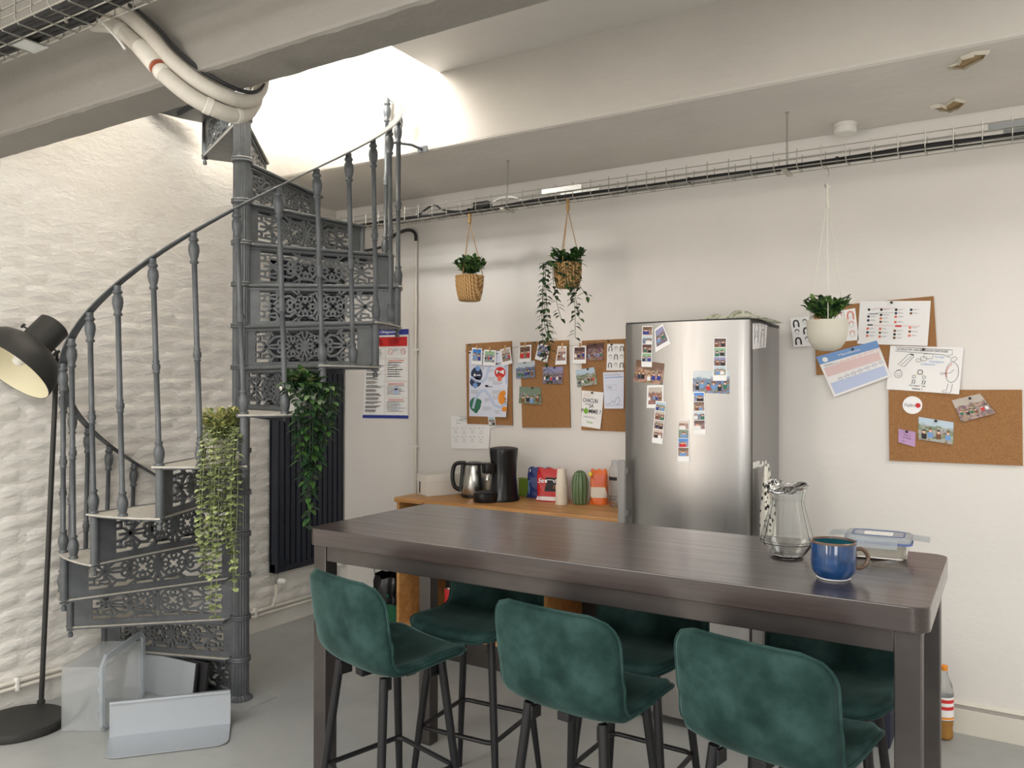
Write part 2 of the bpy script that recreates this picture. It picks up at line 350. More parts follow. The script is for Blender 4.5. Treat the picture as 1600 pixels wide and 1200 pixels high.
# --- bricks on the left wall
def brick_mesh(seed):
    rnd = random.Random(seed); L, H = .226, .070; nu, nv = 7, 4
    j = [[(rnd.uniform(-.008, .008), rnd.uniform(-.006, .006), rnd.uniform(-.0028, .0028)) for _ in range(nu+1)] for _ in range(nv+1)]
    tilt = rnd.uniform(-.004, .004); tz = rnd.uniform(-.005, .005); dep = rnd.uniform(.0035, .0095)
    def fn(u, v):
        a, b, c = j[round(v*nv)][round(u*nu)]
        e = min(u*nu, (1-u)*nu, v*nv, (1-v)*nv); x = -.003 if e < .5 else dep+c+tilt*(u-.5)+tz*(v-.5)*.3
        if .5 < e < 1.5: x -= .0025
        return (x, (u-.5)*L+a, (v-.5)*H+b)
    return MB().grid(fn, nu, nv).mesh('brick', 'brick_paint', ang=180)
BRK = [brick_mesh(i) for i in range(14)]
spots = []
for c in range(33):
    z = .165+.0735*c
    for i in range(16):
        y = .62+.235*i+(.1175 if c % 2 else 0)
        if y+.1 > YB: continue
        if z > 2.3+.1*random.random()-.12*(y-3): continue
        q = V((XL, y, z))-CAM; d = q.dot(FW); u = 800+FPX*q.dot(RT)/d
        vis = u > -10 and not (3.45 < y < 4.2 and z > .42)
        spots.append((0 if vis else 1, d, y, z, random.randrange(14)))
spots.sort()
for k, (vv, d, y, z, b) in enumerate(spots[:295]): inst('brick', BRK[b], wall_left, (XL+.001, y, z), (random.uniform(-.012, .012), 0, 0), (max(.25, min(1, (2.35-z)/.8)), 1, 1))
m = MB()
for vv, d, y, z, b in spots[295:]: m.add([V((XL+.001, y, z))+p.co for p in BRK[b].vertices], [tuple(p.vertices) for p in BRK[b].polygons])
tag(m.build('bricks', 'brick_paint', wall_left, ang=180), kind='stuff')
# peeling paint on the soffit: shallow bare plaster with curled flakes
def patch(pts, seed, name):
    rnd = random.Random(seed); P = [at(u, v, 'z', ZS-.0008) for u, v in pts]; c = sum(P, V())/len(P)
    m = MB(); m.v = [c]+P; m.f = [(0, i+1, (i+1) % len(P)+1) for i in range(len(P))]
    o = m.build(name, 'bare_plaster', bpy.data.objects['trim_2'], smooth=False); n = len(P)
    f = MB()
    for i in range(n):
        a, b = P[i], P[(i+1) % n]; e = (c-(a+b)/2)*.18; h = V((0,0,-.008-.012*rnd.random()))
        f.add([a+V((0,0,.0)), b, b+e+h, a+e*1.2+h*.7], [(0,1,2,3)])
    f.build('paint_flake', 'flake', o, smooth=False)
patch([(1480,104),(1495,98),(1500,88),(1522,80),(1548,78),(1538,90),(1522,97),(1505,106)], 1, 'bare_patch')
patch([(1450,166),(1466,161),(1478,164),(1492,153),(1512,157),(1498,168),(1484,173),(1466,170)], 2, 'bare_patch')
# ================================================================== spiral staircase
SX, SY, A0, ST, HH, RB = -3.2184, 2.6586, 3.06259, .42411, .20512, .767
stair = thing('spiral_staircase', 'grey cast iron spiral staircase with ornate openwork risers and slim balusters', 'staircase', (SX, SY, 0))
nw = MB().lathe([(.062, .001), (.062, .012), (.05, .02), (.042, .03), (.042, 3.6)], 40, flute=.09)
nw.build('newel_post', 'cast_iron', stair, local=True, ang=25)
bp = MB().box(-.11, .13, -.1, .12, .0005, .006); bp.build('floor_plate', 'concrete', stair, local=True, smooth=False)
col = MB().lathe([(.041, -.012), (.05, -.011), (.052, -.005), (.049, 0), (.052, .006), (.049, .012), (.041, .014)], 28).mesh('collar', 'cast_iron')
# riser panel: s along x, z up
pf = lambda s, z, d: (s, d, z)
rp = MB()
rp.box(.038, .755, -.004, .004, .0, .026).box(.038, .755, -.004, .004, HH-.03, HH-.012)
rp.box(.038, .09, -.004, .004, .026, HH-.03).box(.672, .755, -.004, .004, .026, HH-.03)
rp.box(.04, .75, -.011, -.003, .004, .012).box(.04, .75, -.012, -.003, HH-.026, HH-.018)
cx, cz, bw, d0, d1 = .381, .1, .0085, -.006, .006
def rb(p, w=bw, closed=False): rp.ribbon([(cx+a, cz+b) for a, b in p], w*1.3, pf, d0, d1, closed)
for sx in (-1, 1):
    ox = sx*.068
    rb([(ox+.056*cos(q*PI/14), .056*sin(q*PI/14)) for q in range(28)], .009, True)
    for q in range(4):
        a = q*PI/2; px, pz = ox+.037*cos(a), .037*sin(a)
        rb([(px+.0115*cos(w*PI/5), pz+.0115*sin(w*PI/5)) for w in range(10)], .007, True)
        rb([(ox+.021*cos(a), .021*sin(a)), (ox+.012*cos(a), .012*sin(a))], .008)
        a += PI/4
        rb([(ox+.057*cos(a), .057*sin(a)), (ox+.03*cos(a), .03*sin(a))], .007)
        rb([(ox+.024*cos(a-.5), .024*sin(a-.5)), (ox+.031*cos(a), .031*sin(a)), (ox+.024*cos(a+.5), .024*sin(a+.5))], .006)
    for sz in (-1, 1):
        rb([(ox-sx*.058, sz*.078), (ox-sx*.04, sz*.058), (ox, sz*.056), (ox+sx*.04, sz*.06), (ox+sx*.064, sz*.078)], .006)
        rb([(ox+sx*.05, sz*.03), (ox+sx*.075, sz*.05), (ox+sx*.11, sz*.046), (ox+sx*.15, sz*.012), (ox+sx*.165, 0)], .009)
        rb([(cx*0+sx*.143+.013*cos(w*PI/6), sz*.017+.013*sin(w*PI/6)) for w in range(12)], .008, True)
        rb([(sx*.155, sz*.01), (sx*.19, sz*.008), (sx*.232, 0)], .007)
        rb([(ox+sx*.11, sz*.046), (ox+sx*.13, sz*.07), (ox+sx*.12, sz*.078)], .008)
        rb([(sx*.225, 0), (sx*.25, sz*.022), (sx*.268, sz*.026), (sx*.268, sz*.056), (sx*.246, sz*.056), (sx*.246, sz*.04), (sx*.21, sz*.034), (sx*.2, sz*.06), (sx*.212, sz*.078)], .008)
        rb([(sx*.268, sz*.026), (sx*.293, sz*.026)], .008); rb([(sx*.268, sz*.052), (sx*.293, sz*.052)], .008); rb([(sx*.246, sz*.05), (sx*.225, sz*.056), (sx*.205, sz*.056)], .007)
        rb([(sx*.1, sz*.05), (sx*.1, sz*.078)], .008)
    rb([(sx*.225, 0), (sx*.26, 0), (sx*.275, sx*0)], .008)
    rb([(sx*.122, -.012), (sx*.122, .012)], .008)
rb([(0, .03), (-.012, .05), (-.012, .076)], .007); rb([(0, .03), (.012, .05), (.012, .076)], .007); rb([(0, -.03), (-.012, -.05), (-.012, -.076)], .007); rb([(0, -.03), (.012, -.05), (.012, -.076)], .007); rb([(0,-.03),(0,.03)], .012)
RISER = rp.mesh('riser_panel', 'cast_iron', smooth=False)
POST = MB().lathe([(.012, -.006), (.02, -.004), (.02, .002), (.017, .006), (.017, HH-.014), (.02, HH-.012), (.02, HH-.008)], 14, (RB, 0, 0)).mesh('end_post', 'cast_iron')
BOLT = MB().lathe([(.006, -.05), (.011, -.05), (.011, -.03), (.007, -.029), (.007, -.02), (.018, -.019), (.018, -.012)], 8, (RB, 0, 0)).mesh('bolt', 'cast_iron', smooth=False)
R1 = .79
out = [(R1*cos(a), R1*sin(a)) for a in [(-.03+(ST+.045)*i/10) for i in range(11)]]
tp = MB().prism([(.045, -.018)]+[(.1, -.02)]+out+[(.06, .045), (.045, .01)], lambda a, b, d: (a, b, -.007+d), .007); TREAD = tp.mesh('tread', 'tread_worn', smooth=False)
tu = MB().prism([(.05, -.012), (.1, -.014)]+[(x*.985, y*.985+.002) for x, y in out]+[(.06, .045), (.05, .01)], lambda a, b, d: (a, b, -.014+d), .0065)
tu.ribbon([(.08, ST*.5*.1), (.7*cos(ST*.55), .7*sin(ST*.55))], .012, lambda a, b, d: (a, b, d), -.035, -.014)
UNDER = tu.mesh('tread_frame', 'cast_iron', smooth=False)
NOSE = MB().tube([(.045, -.018, -.005), (.775, -.024, -.005)], .0085, 8).mesh('nosing', 'cast_iron')
for n in range(16):
    a = A0+ST*n
    tr = inst('tread', TREAD, stair, (0, 0, (n+1)*HH), (0, 0, a))
    for nm, me, z in (('riser_panel', RISER, -HH), ('end_post', POST, -HH), ('tread_frame', UNDER, 0), ('nosing', NOSE, 0)) + ((('bolt', BOLT, -HH),) if n else ()):
        inst(nm, me, tr, (0, 0, z))
    inst('collar', col, stair, (0, 0, (n+1)*HH))
def baluster(H):
    mid = H*.48
    return MB().lathe([(.019, 0), (.019, .008), (.014, .013), (.017, .022), (.021, .042), (.0215, .055), (.017, .072), (.0125, .084), (.016, .089), (.016, .095), (.0105, .1), (.0105, mid-.03), (.0145, mid-.026), (.0115, mid-.02), (.016, mid-.008), (.016, mid+.004), (.0115, mid+.014), (.0145, mid+.02), (.0105, mid+.026),
        (.0105, H-.125), (.017, H-.12), (.017, H-.114), (.0125, H-.108), (.018, H-.09), (.0215, H-.07), (.02, H-.05), (.0135, H-.036), (.019, H-.03), (.019, H-.024), (.014, H-.018), (.014, H)], 14).mesh('baluster', 'cast_iron', ang=60)
BAL = [baluster(4.03*HH), baluster(4.53*HH)]
for k in range(0, 21):
    a = A0+ST*k/2; r = RB+.004 if k < 20 else .735
    L = -.032; H = (4.03, 4.53)[k % 2]*HH
    o = inst('baluster', BAL[k % 2], stair, (r*cos(a), r*sin(a), (k//2+1)*HH))
    d = V((-sin(a)*L, cos(a)*L, H)).normalized(); o.rotation_euler = d.to_track_quat('Z', 'Y').to_euler()
hr = MB(); K = 150
for i in range(K+1):
    k = -.35+20.6*i/K; a = A0+ST*k/2-.041; z = (k/2+5.03)*HH; r = RB+.004 if k < 19.5 else RB+.004-.032*(k-19.5)
    for dr, dz in ((-.016, 0), (.016, 0), (.018, .005), (.014, .009), (-.014, .009), (-.018, .005)): hr.v.append(V(((r+dr)*cos(a), (r+dr)*sin(a), z+dz)))
for i in range(K):
    for q in range(6): hr.f.append((i*6+q, i*6+(q+1) % 6, i*6+6+(q+1) % 6, i*6+6+q))
hr.f += [tuple(range(6)), tuple(range(K*6, K*6+6))]
rail = hr.build('handrail', 'cast_iron', stair, local=True, ang=40)
a = A0+ST*(-.35)/2-.041; e = V((RB*cos(a), RB*sin(a), 4.855*HH)); t_ = V((-sin(a), cos(a), 0))
MB().obox(e-t_*.012+V((0,0,-.045)), V((cos(a),sin(a),0))*.012, t_*.003+V((0,0,0)), (0,0,.05)).build('end_bracket', 'galv', rail, local=True, smooth=False)
fx = V((.60, YS-SY-.0, 0)); MB().tube([(.545, .50, 2.80), (.6, .58, 2.80), (.62, YS-SY-.004, 2.79)], .007, 8).obox((.62, YS-SY-.004, 2.79), (.03,0,0), (0,.003,0), (0,0,.016)).build('wall_bracket', 'cast_iron', rail, local=True)
# ================================================================== radiator and pipes on the left wall
rad = thing('radiator', 'tall dark navy vertical bar radiator on the white brick wall', 'radiator', (-3.95, 3.8, .36))
y0, y1 = 3.522, 4.112
for yy in (y0, y1-.012): MB().box(-3.995, -3.918, yy, yy+.012, .36, 2.36).build('side_panel', 'radiator_paint', rad, bevel=.004)
for z0_ in (.36, 2.30): MB().box(-3.99, -3.935, y0, y1, z0_, z0_+.06).build('header', 'radiator_paint', rad, bevel=.004)
MB().box(-3.985, -3.975, y0, y1, .42, 2.3).build('back_panel', 'radiator_paint', rad, smooth=False)
bw_ = (y1-y0-.024)/12
bar = MB().box(-.022, .022, -bw_*.40, bw_*.40, .40, 2.34).mesh('bar', 'radiator_paint', bevel=.006)
for i in range(12): inst('bar', bar, rad, (.012, y0+.012+bw_*(i+.5)-3.8, -.36))
vy = 3.545
vl = MB().tube([(-3.955, vy, .362), (-3.955, vy, .29)], .011, 10).tube([(-3.955, vy, .31), (-3.955, vy-.0, .31), (-3.93, vy+.0, .31)], .012, 10)
vv_ = vl.build('valve', 'galv', rad)
MB().lathe([(.012, 0), (.02, .004), (.021, .035), (.017, .05), (.012, .055)], 16, (-3.935, vy, .31), (1, .35, 0)).build('valve_head', 'white_plastic', vv_)
MB().lathe([(.012, 0), (.02, .004), (.021, .035), (.017, .05), (.012, .055)], 16, (-3.935, 4.06, .33), (1, .35, 0)).tube([(-3.955, 4.06, .362), (-3.955, 4.06, .2), (-3.97, 4.06, .15)], .009, 8).build('lockshield_valve', 'white_plastic', rad)
MB().tube(bez([(-3.955, vy, .3), (-3.955, vy, .22), (-3.963, vy-.01, .17), (-3.968, vy-.015, .15)], 5), .008, 8).build('feed_pipe', 'white_pipe', rad)
for i, (z, nm) in enumerate(((.122, 'lower'), (.15, 'upper'))):
    p = thing('heating_pipe', 'white heating pipe along the foot of the brick wall, %s of two' % nm, 'pipe', (-3.985, 2, z))
    MB().tube([(-3.983+.0*i, -2, z+.004), (-3.983, 1.9, z), (-3.983, 4.11, z-.012)], .0105, 10).build('tube', 'white_pipe', p)
    for y in (1.99, 2.9, 3.4): MB().box(-4.0, -3.968, y-.008, y+.008, z-.016, z+.016).build('pipe_clip', 'white_plastic', p, bevel=.003)
# vertical pipe with bend on the back wall
p = thing('conduit_pipe', 'white vertical conduit beside the safety poster, bending to grey at its top', 'pipe', (-3.284, 4.11, .2))
MB().tube([(-3.284, 4.112, .02), (-3.284, 4.112, 2.5)], .0105, 10).build('tube', 'white_pipe', p)
MB().tube(bez([(-3.284, 4.112, 2.5), (-3.287, 4.11, 2.545), (-3.315, 4.105, 2.572), (-3.37, 4.1, 2.575), (-3.45, 4.09, 2.55), (-3.5, 4.08, 2.5)], 6), .011, 10).build('bend', 'dark_trim', p)
for z in (.75, 1.16, 1.79): MB().box(-3.302, -3.266, 4.096, 4.129, z-.008, z+.008).build('pipe_clip', 'white_plastic', p, bevel=.003)
# ================================================================== floor lamp
def ptd(u, v, d): return CAM + ray(u, v)*d
bc = V((-3.805, 1.915, 0)); pb = V((-3.915, 2.068, .03)); ptop = ptd(89, 560, 3.80)
lamp = thing('floor_lamp', 'dark grey metal floor lamp with a tilted dome shade by the brick wall', 'lamp', bc)
MB().lathe([(.19, .004), (.193, .012), (.19, .03), (.182, .036), (0, .038)], 48, bc).build('base', 'lamp_black', lamp)
pd = (ptop-pb).normalized()
MB().tube([pb, ptop], .0115, 12).build('pole', 'lamp_black', lamp)
MB().lathe([(.018, 0), (.018, .012), (.012, .016)], 14, pb+V((0,0,.006)), pd).build('pole_socket', 'lamp_black', lamp)
vd = -ray(20, 570).normalized(); lr = (RT-vd*RT.dot(vd)).normalized(); lu = vd.cross(lr)
ax = (lr*-.66 - lu*.75)*.95 + vd*.31; ax.normalize()
nc = ptd(86, 508, 3.74)
rr = .192
neck = MB().lathe([(0, 0), (.066, .001), (.0725, .006), (.0725, .138), (.071, .14)], 40, nc, ax).build('shade_neck', 'lamp_black', lamp)
dome = [(.0715, .132), (.082, .134), (.084, .14), (.115, .147), (.15, .168), (.176, .2), (.189, .245), (.192, .29), (.189, .29), (.186, .245), (.172, .203), (.147, .173), (.114, .152), (.0715, .144)]
sh_ = MB().lathe(dome[:9], 56, nc, ax, caps=False).build('shade', 'lamp_black', lamp)
MB().lathe(dome[8:]+[(.06, .143), (0, .143)], 56, nc, ax, caps=False).build('shade_lining', 'lamp_inner', sh_)
kx = ax.cross(vd).normalized()
for s_ in (-1, 1):
    c0 = nc+ax*.095+kx*(.0725*s_)
    MB().lathe([(.004, 0), (.004, .012), (.012, .013), (.012, .022), (.008, .025)], 12, c0, kx*s_).build('knob', 'lamp_black', neck)
kk = 1 if (kx.dot(RT) > 0) else -1
c0 = nc+ax*.095+kx*(.085*kk)
MB().tube([c0, c0+ax*.05+kx*(kk*.004), ptop+V((0,0,.03)), ptop], .007, 8).build('arm', 'lamp_black', lamp)
MB().lathe([(.03, 0), (.036, .05), (.034, .09), (.02, .12), (0, .128)], 20, nc+ax*.13, ax).build('bulb', 'white_plastic', lamp)
cb = MB().tube(bez([(-3.69, 1.78, .006), (-3.62, 1.9, .006), (-3.63, 2.0, .006), (-3.72, 2.14, .006), (-3.9, 2.3, .006)], 8), .004, 6)
cb.build('power_cord', 'black_cable', lamp)
# ================================================================== things under the stairs
A_ = V((-3.60, 1.99, .002)); e1 = V((.84, .54, 0)).normalized(); e2 = V((-.54, .84, 0)).normalized(); up = V((0, 0, 1))
cr = thing('storage_box', 'translucent plastic storage box lying on its side under the stairs', 'box', A_)
T = .004; Dp, Ln, Hb = .19, .37, .285
def fn(a, b, c): return A_+e1*a+e2*b+up*c
m = MB()
def obx(m, a0, a1, b0, b1, c0, c1): m.add([fn(a, b, c) for c in(c0, c1) for a, b in((a0,b0),(a1,b0),(a1,b1),(a0,b1))], [(3,2,1,0),(4,5,6,7),(0,1,5,4),(1,2,6,5),(2,3,7,6),(3,0,4,7)])
obx(m, 0, T, 0, Ln, 0, Hb); m.build('bottom', 'frosted', cr, smooth=False)
for nm, q in (('side', (T, Dp, 0, T, 0, Hb)), ('side', (T, Dp, Ln-T, Ln, 0, Hb)), ('side', (T, Dp, T, Ln-T, 0, T)), ('side', (T, Dp, T, Ln-T, Hb-T, Hb))):
    m = MB(); obx(m, *q); m.build(nm, 'frosted', cr, smooth=False)
m = MB(); g = .02
rimp = [(-g+.03, -g+.0), (Ln+g-.03, -g), (Ln+g, .03-g), (Ln+g, Hb+g-.03), (Ln+g-.03, Hb+g), (-g+.03, Hb+g), (-g, Hb+g-.03), (-g, .03-g)]
m.ribbon([(a, b+g*.95) for a, b in rimp], .026, lambda a, b, d: fn(Dp-.006+d, a, b), 0, .014, True)
for b in (.07, .15, .22): obx(m, Dp-.022, Dp-.004, -.014, 0, b+.02, b+.05)
m.build('rim', 'lid_clear', cr, smooth=False)
# folded sheet
Lp, Rp = V((-3.33, 2.05, 0)), V((-3.0, 2.425, 0)); dx = (Rp-Lp).normalized(); dn = V((dx.y, -dx.x, 0)); WL = (Rp-Lp).length
sp_ = thing('sheet_panel', 'pale grey folded sheet metal panel with a rounded flap at the stair foot', 'panel', Lp)
g = lambda a, b, c: Lp+dx*a+dn*b+up*c
m = MB(); m.prism([(0, .012), (WL, .012), (WL, .165), (0, .165)], lambda a, c, d: g(a, -d, c), .006); m.build('upright', 'galv_sheet', sp_, smooth=False)
m = MB(); m.prism([(0, .155), (WL, .155), (WL, .168), (0, .168)], lambda a, c, d: g(a, -.012+d, c), .02); m.build('folded_edge', 'galv_sheet', sp_, bevel=.003)
fl = [(0, 0), (WL, 0)]+[(WL-.05+.05*cos(q*PI/12), .15+.05*sin(q*PI/12)) for q in range(7)]+[(.06-.05*sin(q*PI/12), .15+.05*cos(q*PI/12)) for q in range(7)]
m = MB(); m.prism(fl, lambda a, b, d: g(a, b, .004+d+.008*(1-b/.2)), .004); m.build('flap', 'galv_sheet', sp_, smooth=False)
for i, (off, mt, nm, x0, x1) in enumerate(((0, 'galv_sheet', 'pale grey board leaning behind the folded panel under the stairs', 0, .5), (.03, 'dark_trim', 'thin dark framed board behind the pale grey board under the stairs', .06, .54))):
    P0, P1 = V((-3.87, 2.47-.0+off, .0)), V((-3.30, 2.51+off, .0)); d = (P1-P0).normalized(); nn = V((-d.y, d.x, 0))
    b = thing('leaning_board', nm, 'board', P0+V((0,0,0)))
    MB().obox(P0+d*((x0+x1)/2)+nn*.008+V((0,0,.095)), d*((x1-x0)/2), nn*.004+V((0,0,0)), V((0,0,.093))+nn*.012).build('sheet', mt, b, smooth=False)
    MB().obox(P0+d*(x1+.004)+nn*.008+V((0,0,.095)), d*.004, nn*.007, V((0,0,.094))+nn*.012).build('edge_strip', 'dark_trim', b, smooth=False)
# ================================================================== table
TZ, TX0, TX1, TY0, TY1, TT = 1.03, -2.19, -.152, 2.106, 2.828, .062
tab = thing('bar_table', 'tall bar table with dark brown wooden top and gunmetal steel frame', 'table', ((TX0+TX1)/2, (TY0+TY1)/2, 0))
R_ = .045
poly = [(x+R_*cos(a), y+R_*sin(a)) for x, y, s0 in ((TX1-R_, TY1-R_, 0), (TX0+R_, TY1-R_, 1), (TX0+R_, TY0+R_, 2), (TX1-R_, TY0+R_, 3)) for a in [(s0+i/7)*PI/2 for i in range(8)]]
MB().prism(poly, lambda a, b, d: (a, b, TZ-TT+d), TT).build('table_top', 'table_wood', tab, bevel=.0025, ang=30)
lw = .06; ix, iy = .018, .02
for x in (TX0+ix, TX1-ix-lw):
    for y in (TY0+iy, TY1-iy-lw):
        MB().box(x, x+lw, y, y+lw, 0, TZ-TT-.0005).build('leg', 'gunmetal', tab, bevel=.003)
for y in (TY0+iy+.004, TY1-iy-lw+.008): MB().box(TX0+ix+lw, TX1-ix-lw, y, y+.045, TZ-TT-.058, TZ-TT-.0005).build('rail', 'gunmetal', tab, bevel=.003)
for x in (TX0+ix+.006, TX1-ix-lw+.006): MB().box(x, x+.045, TY0+iy+lw, TY1-iy-lw, TZ-TT-.058, TZ-TT-.0005).build('end_rail', 'gunmetal', tab, bevel=.003)
# ================================================================== stools
def stool(loc, rz, label):
    t = thing('bar_stool', label, 'stool', loc, rz, 'green velvet bar stools at the table')
    prof = bez([(.195, .645), (.17, .662), (.08, .664), (-.04, .655), (-.12, .66), (-.165, .69), (-.185, .745), (-.197, .83), (-.207, .90), (-.213, .95)], 6)
    prof = [V((p[0], p[1])) for p in [(q.x, q.y) for q in [V((a.x, a.y, 0)) for a in [V((p[0], p[1], 0)) for p in prof]]]] if False else prof
    L = [0]
    for i in range(1, len(prof)): L.append(L[-1]+(prof[i]-prof[i-1]).length)
    tot = L[-1]; NS, NT_ = 40, 22
    def pr(s):
        x = s*tot; i = 0
        while i < len(L)-2 and L[i+1] < x: i += 1
        f = (x-L[i])/(L[i+1]-L[i]); p = prof[i].lerp(prof[i+1], f); d = (prof[i+1]-prof[i]).normalized(); return p, d
    def mid(s, tt):
        (p, d) = pr(s); e0, e1_ = s*tot, (1-s)*tot; Rf, Rt = .10, .075
        w = .208
        if e0 < Rf: w -= Rf-math.sqrt(max(0, Rf*Rf-(Rf-e0)**2))
        if e1_ < Rt: w -= Rt-math.sqrt(max(0, Rt*Rt-(Rt-e1_)**2))
        w = max(w, .04); x = tt*w; k = (abs(x)/.208)**3
        bk = min(1, max(0, (p[1]-.66)/.12))
        y = p[0]+k*(.034*bk); z = p[1]+k*(.022*(1-bk))
        if 0 < bk < 1: y += k*.03*bk*(1-bk)*2; z += k*.03*bk*(1-bk)*2
        n = V((0, -d[1], d[0])); n = n if n.z > 0 or bk > .5 else -n
        return V((x, y, z)), V((0, d[1], -d[0]))
    def surf(sg):
        def f(u, v):
            s_ = .5-.5*cos(PI*v) if False else v; q = 2*u-1; tt = math.copysign(1-(1-abs(q))**1.5, q) if False else q
            P, n = mid(s_, tt)
            e = min((1-abs(q))*.208, s_*tot, (1-s_)*tot); th = .017*math.sqrt(max(0, 1-max(0, 1-e/.02)**2))
            return P+n*(th*sg)
        return f
    m = MB().grid(surf(1), NT_*1, NS).grid(surf(-1), NT_, NS, flip=True)
    n1 = (NT_+1)*(NS+1)
    sh = m.build('shell', 'velvet', t, local=True, ang=180)
    bm = bmesh.new(); bm.from_mesh(sh.data); bmesh.ops.remove_doubles(bm, verts=bm.verts, dist=.0004); bmesh.ops.recalc_face_normals(bm, faces=bm.faces); bm.to_mesh(sh.data); bm.free(); sh.data.shade_smooth()
    edge = [mid(v/NS, -1)[0] for v in range(NS+1)]+[mid(1, q/8-1)[0] for q in range(1, 16)]+[mid(1-v/NS, 1)[0] for v in range(NS+1)]+[mid(0, 1-q/8)[0] for q in range(1, 16)]
    MB().tube(edge, .0042, 6, True).build('piping', 'velvet', sh, local=True)
    for sx in (-1, 1):
        for sy in (-1, 1):
            a, b = V((sx*.125, sy*.115-.005, .64)), V((sx*.185, sy*.178-.005, .004))
            lg = MB().tube([a, a.lerp(b, .55), b], [.0145, .0135, .0095], 12).build('leg', 'black_metal', t, local=True)
            MB().lathe([(.0105, 0), (.0105, .012)], 10, b-V((0,0,.004))).build('foot_cap', 'black_plastic', lg, local=True)
            br = MB().obox((sx*.112, sy*.10-.005, .612), (.004, 0, 0), (0, .022, 0), (0, 0, .02)).build('leg_bracket', 'black_metal', t, local=True, bevel=.002)
            MB().lathe([(.005, -.006), (.005, .006)], 8, (sx*.118, sy*.10-.005, .60), (1, 0, 0)).build('bolt', 'black_metal', br, local=True)
    MB().box(-.11, .11, -.02, .02, .615, .642).box(-.02, .02, -.13, .12, .618, .643).build('seat_support', 'black_metal', t, local=True, bevel=.003)
    f = .153; r_ = .03; zr = .29
    ring = [(sx*(f-r_)+r_*cos(a), sy*(f-r_-.003)+r_*sin(a)-.005, zr) for sx, sy, s0 in ((1, 1, 0), (-1, 1, 1), (-1, -1, 2), (1, -1, 3)) for a in [(s0+i/5)*PI/2 for i in range(6)]]
    MB().tube(ring, .0085, 10, True).build('footrest', 'black_metal', t, local=True)
    return t
st0 = stool((-1.742, 2.06, 0), math.radians(-14), 'near green velvet bar stool at the left end of the table')
G_ = 'green velvet bar stools at the table'
dup(st0, (-1.035, 2.10, 0), math.radians(-6.5), 'near green velvet bar stool in the middle of the table front', G_)
dup(st0, (-.487, 2.10, 0), math.radians(-11), 'near green velvet bar stool at the right end of the table, beside the leg', G_)
dup(st0, (-1.70, 2.50, 0), math.radians(184), 'far green velvet bar stool opposite, leftmost under the table', G_)
dup(st0, (-1.07, 2.518, 0), math.radians(179), 'far green velvet bar stool opposite, in the middle under the table', G_)
dup(st0, (-.46, 2.52, 0), math.radians(180), 'far green velvet bar stool opposite, rightmost under the table', G_)
# ================================================================== sideboard
BZ, BX0, BX1, BY0, BY1 = .90, -3.045, -1.60, 3.64, 4.11
sb = thing('sideboard', 'low pine open shelf unit holding the coffee things by the refrigerator', 'sideboard', (-2.3, 3.9, 0))
MB().box(BX0-.012, BX1, BY0-.012, BY1, BZ-.028, BZ).build('top_board', 'pine', sb, bevel=.005)
xs = [BX0, -2.56, -2.08, BX1-.02]
for x in xs: MB().box(x, x+.02, BY0, BY1, .14, BZ-.0285).build('divider', 'pine', sb, bevel=.002)
for i in range(3):
    MB().box(xs[i]+.02, xs[i+1], BY0+.004, BY1, .14, .165).build('bottom_board', 'pine', sb, bevel=.002)
    MB().box(xs[i]+.02, xs[i+1], BY0+.02, BY1, .52, .54).build('shelf', 'pine', sb, bevel=.002)
    MB().box(xs[i]+.02, xs[i+1], BY1-.012, BY1-.004, .165, BZ-.0285).build('back_panel', 'dark_trim', sb, smooth=False)
MB().box(BX0+.02, BX1-.02, BY0+.03, BY1-.02, 0, .14).build('plinth', 'gunmetal', sb, smooth=False)
for i, (x, h, mt, nm) in enumerate(((-2.98, .13, 'black_plastic', 'black plastic tray on the left upper shelf of the sideboard'), (-2.47, .15, 'bin_navy', 'dark blue carton on the middle upper shelf of the sideboard'))):
    b = thing('carton', nm, 'box', (x+.14, 3.86, .541)); MB().box(x, x+.32, 3.72, 4.05, .541, .541+h*1.6).build('body', mt, b, bevel=.004); MB().box(x-.004, x+.324, 3.716, 4.054, .541+h*1.6, .549+h*1.6).build('lid', 'dark_trim', b, bevel=.002)
for i, mt in enumerate(('red_block', 'white_print', 'ink_red', 'white_print')):
    x = -2.69+(i % 2)*.085; z = .166+(i//2)*.12
    b = thing('food_can', ('%s tin can in the left lower shelf, %s row' % (('red', 'white')[i % 2], ('bottom', 'top')[i//2])), 'can', (x, 3.70, z))
    MB().lathe([(.034, 0), (.036, .003), (.036, .112), (.034, .115)], 20, (x-.02, 3.72, z+.001)).build('body', mt, b); MB().lathe([(.0365, .108), (.0365, .116), (.03, .117)], 20, (x-.02, 3.72, z+.001)).build('rim', 'steel', b)
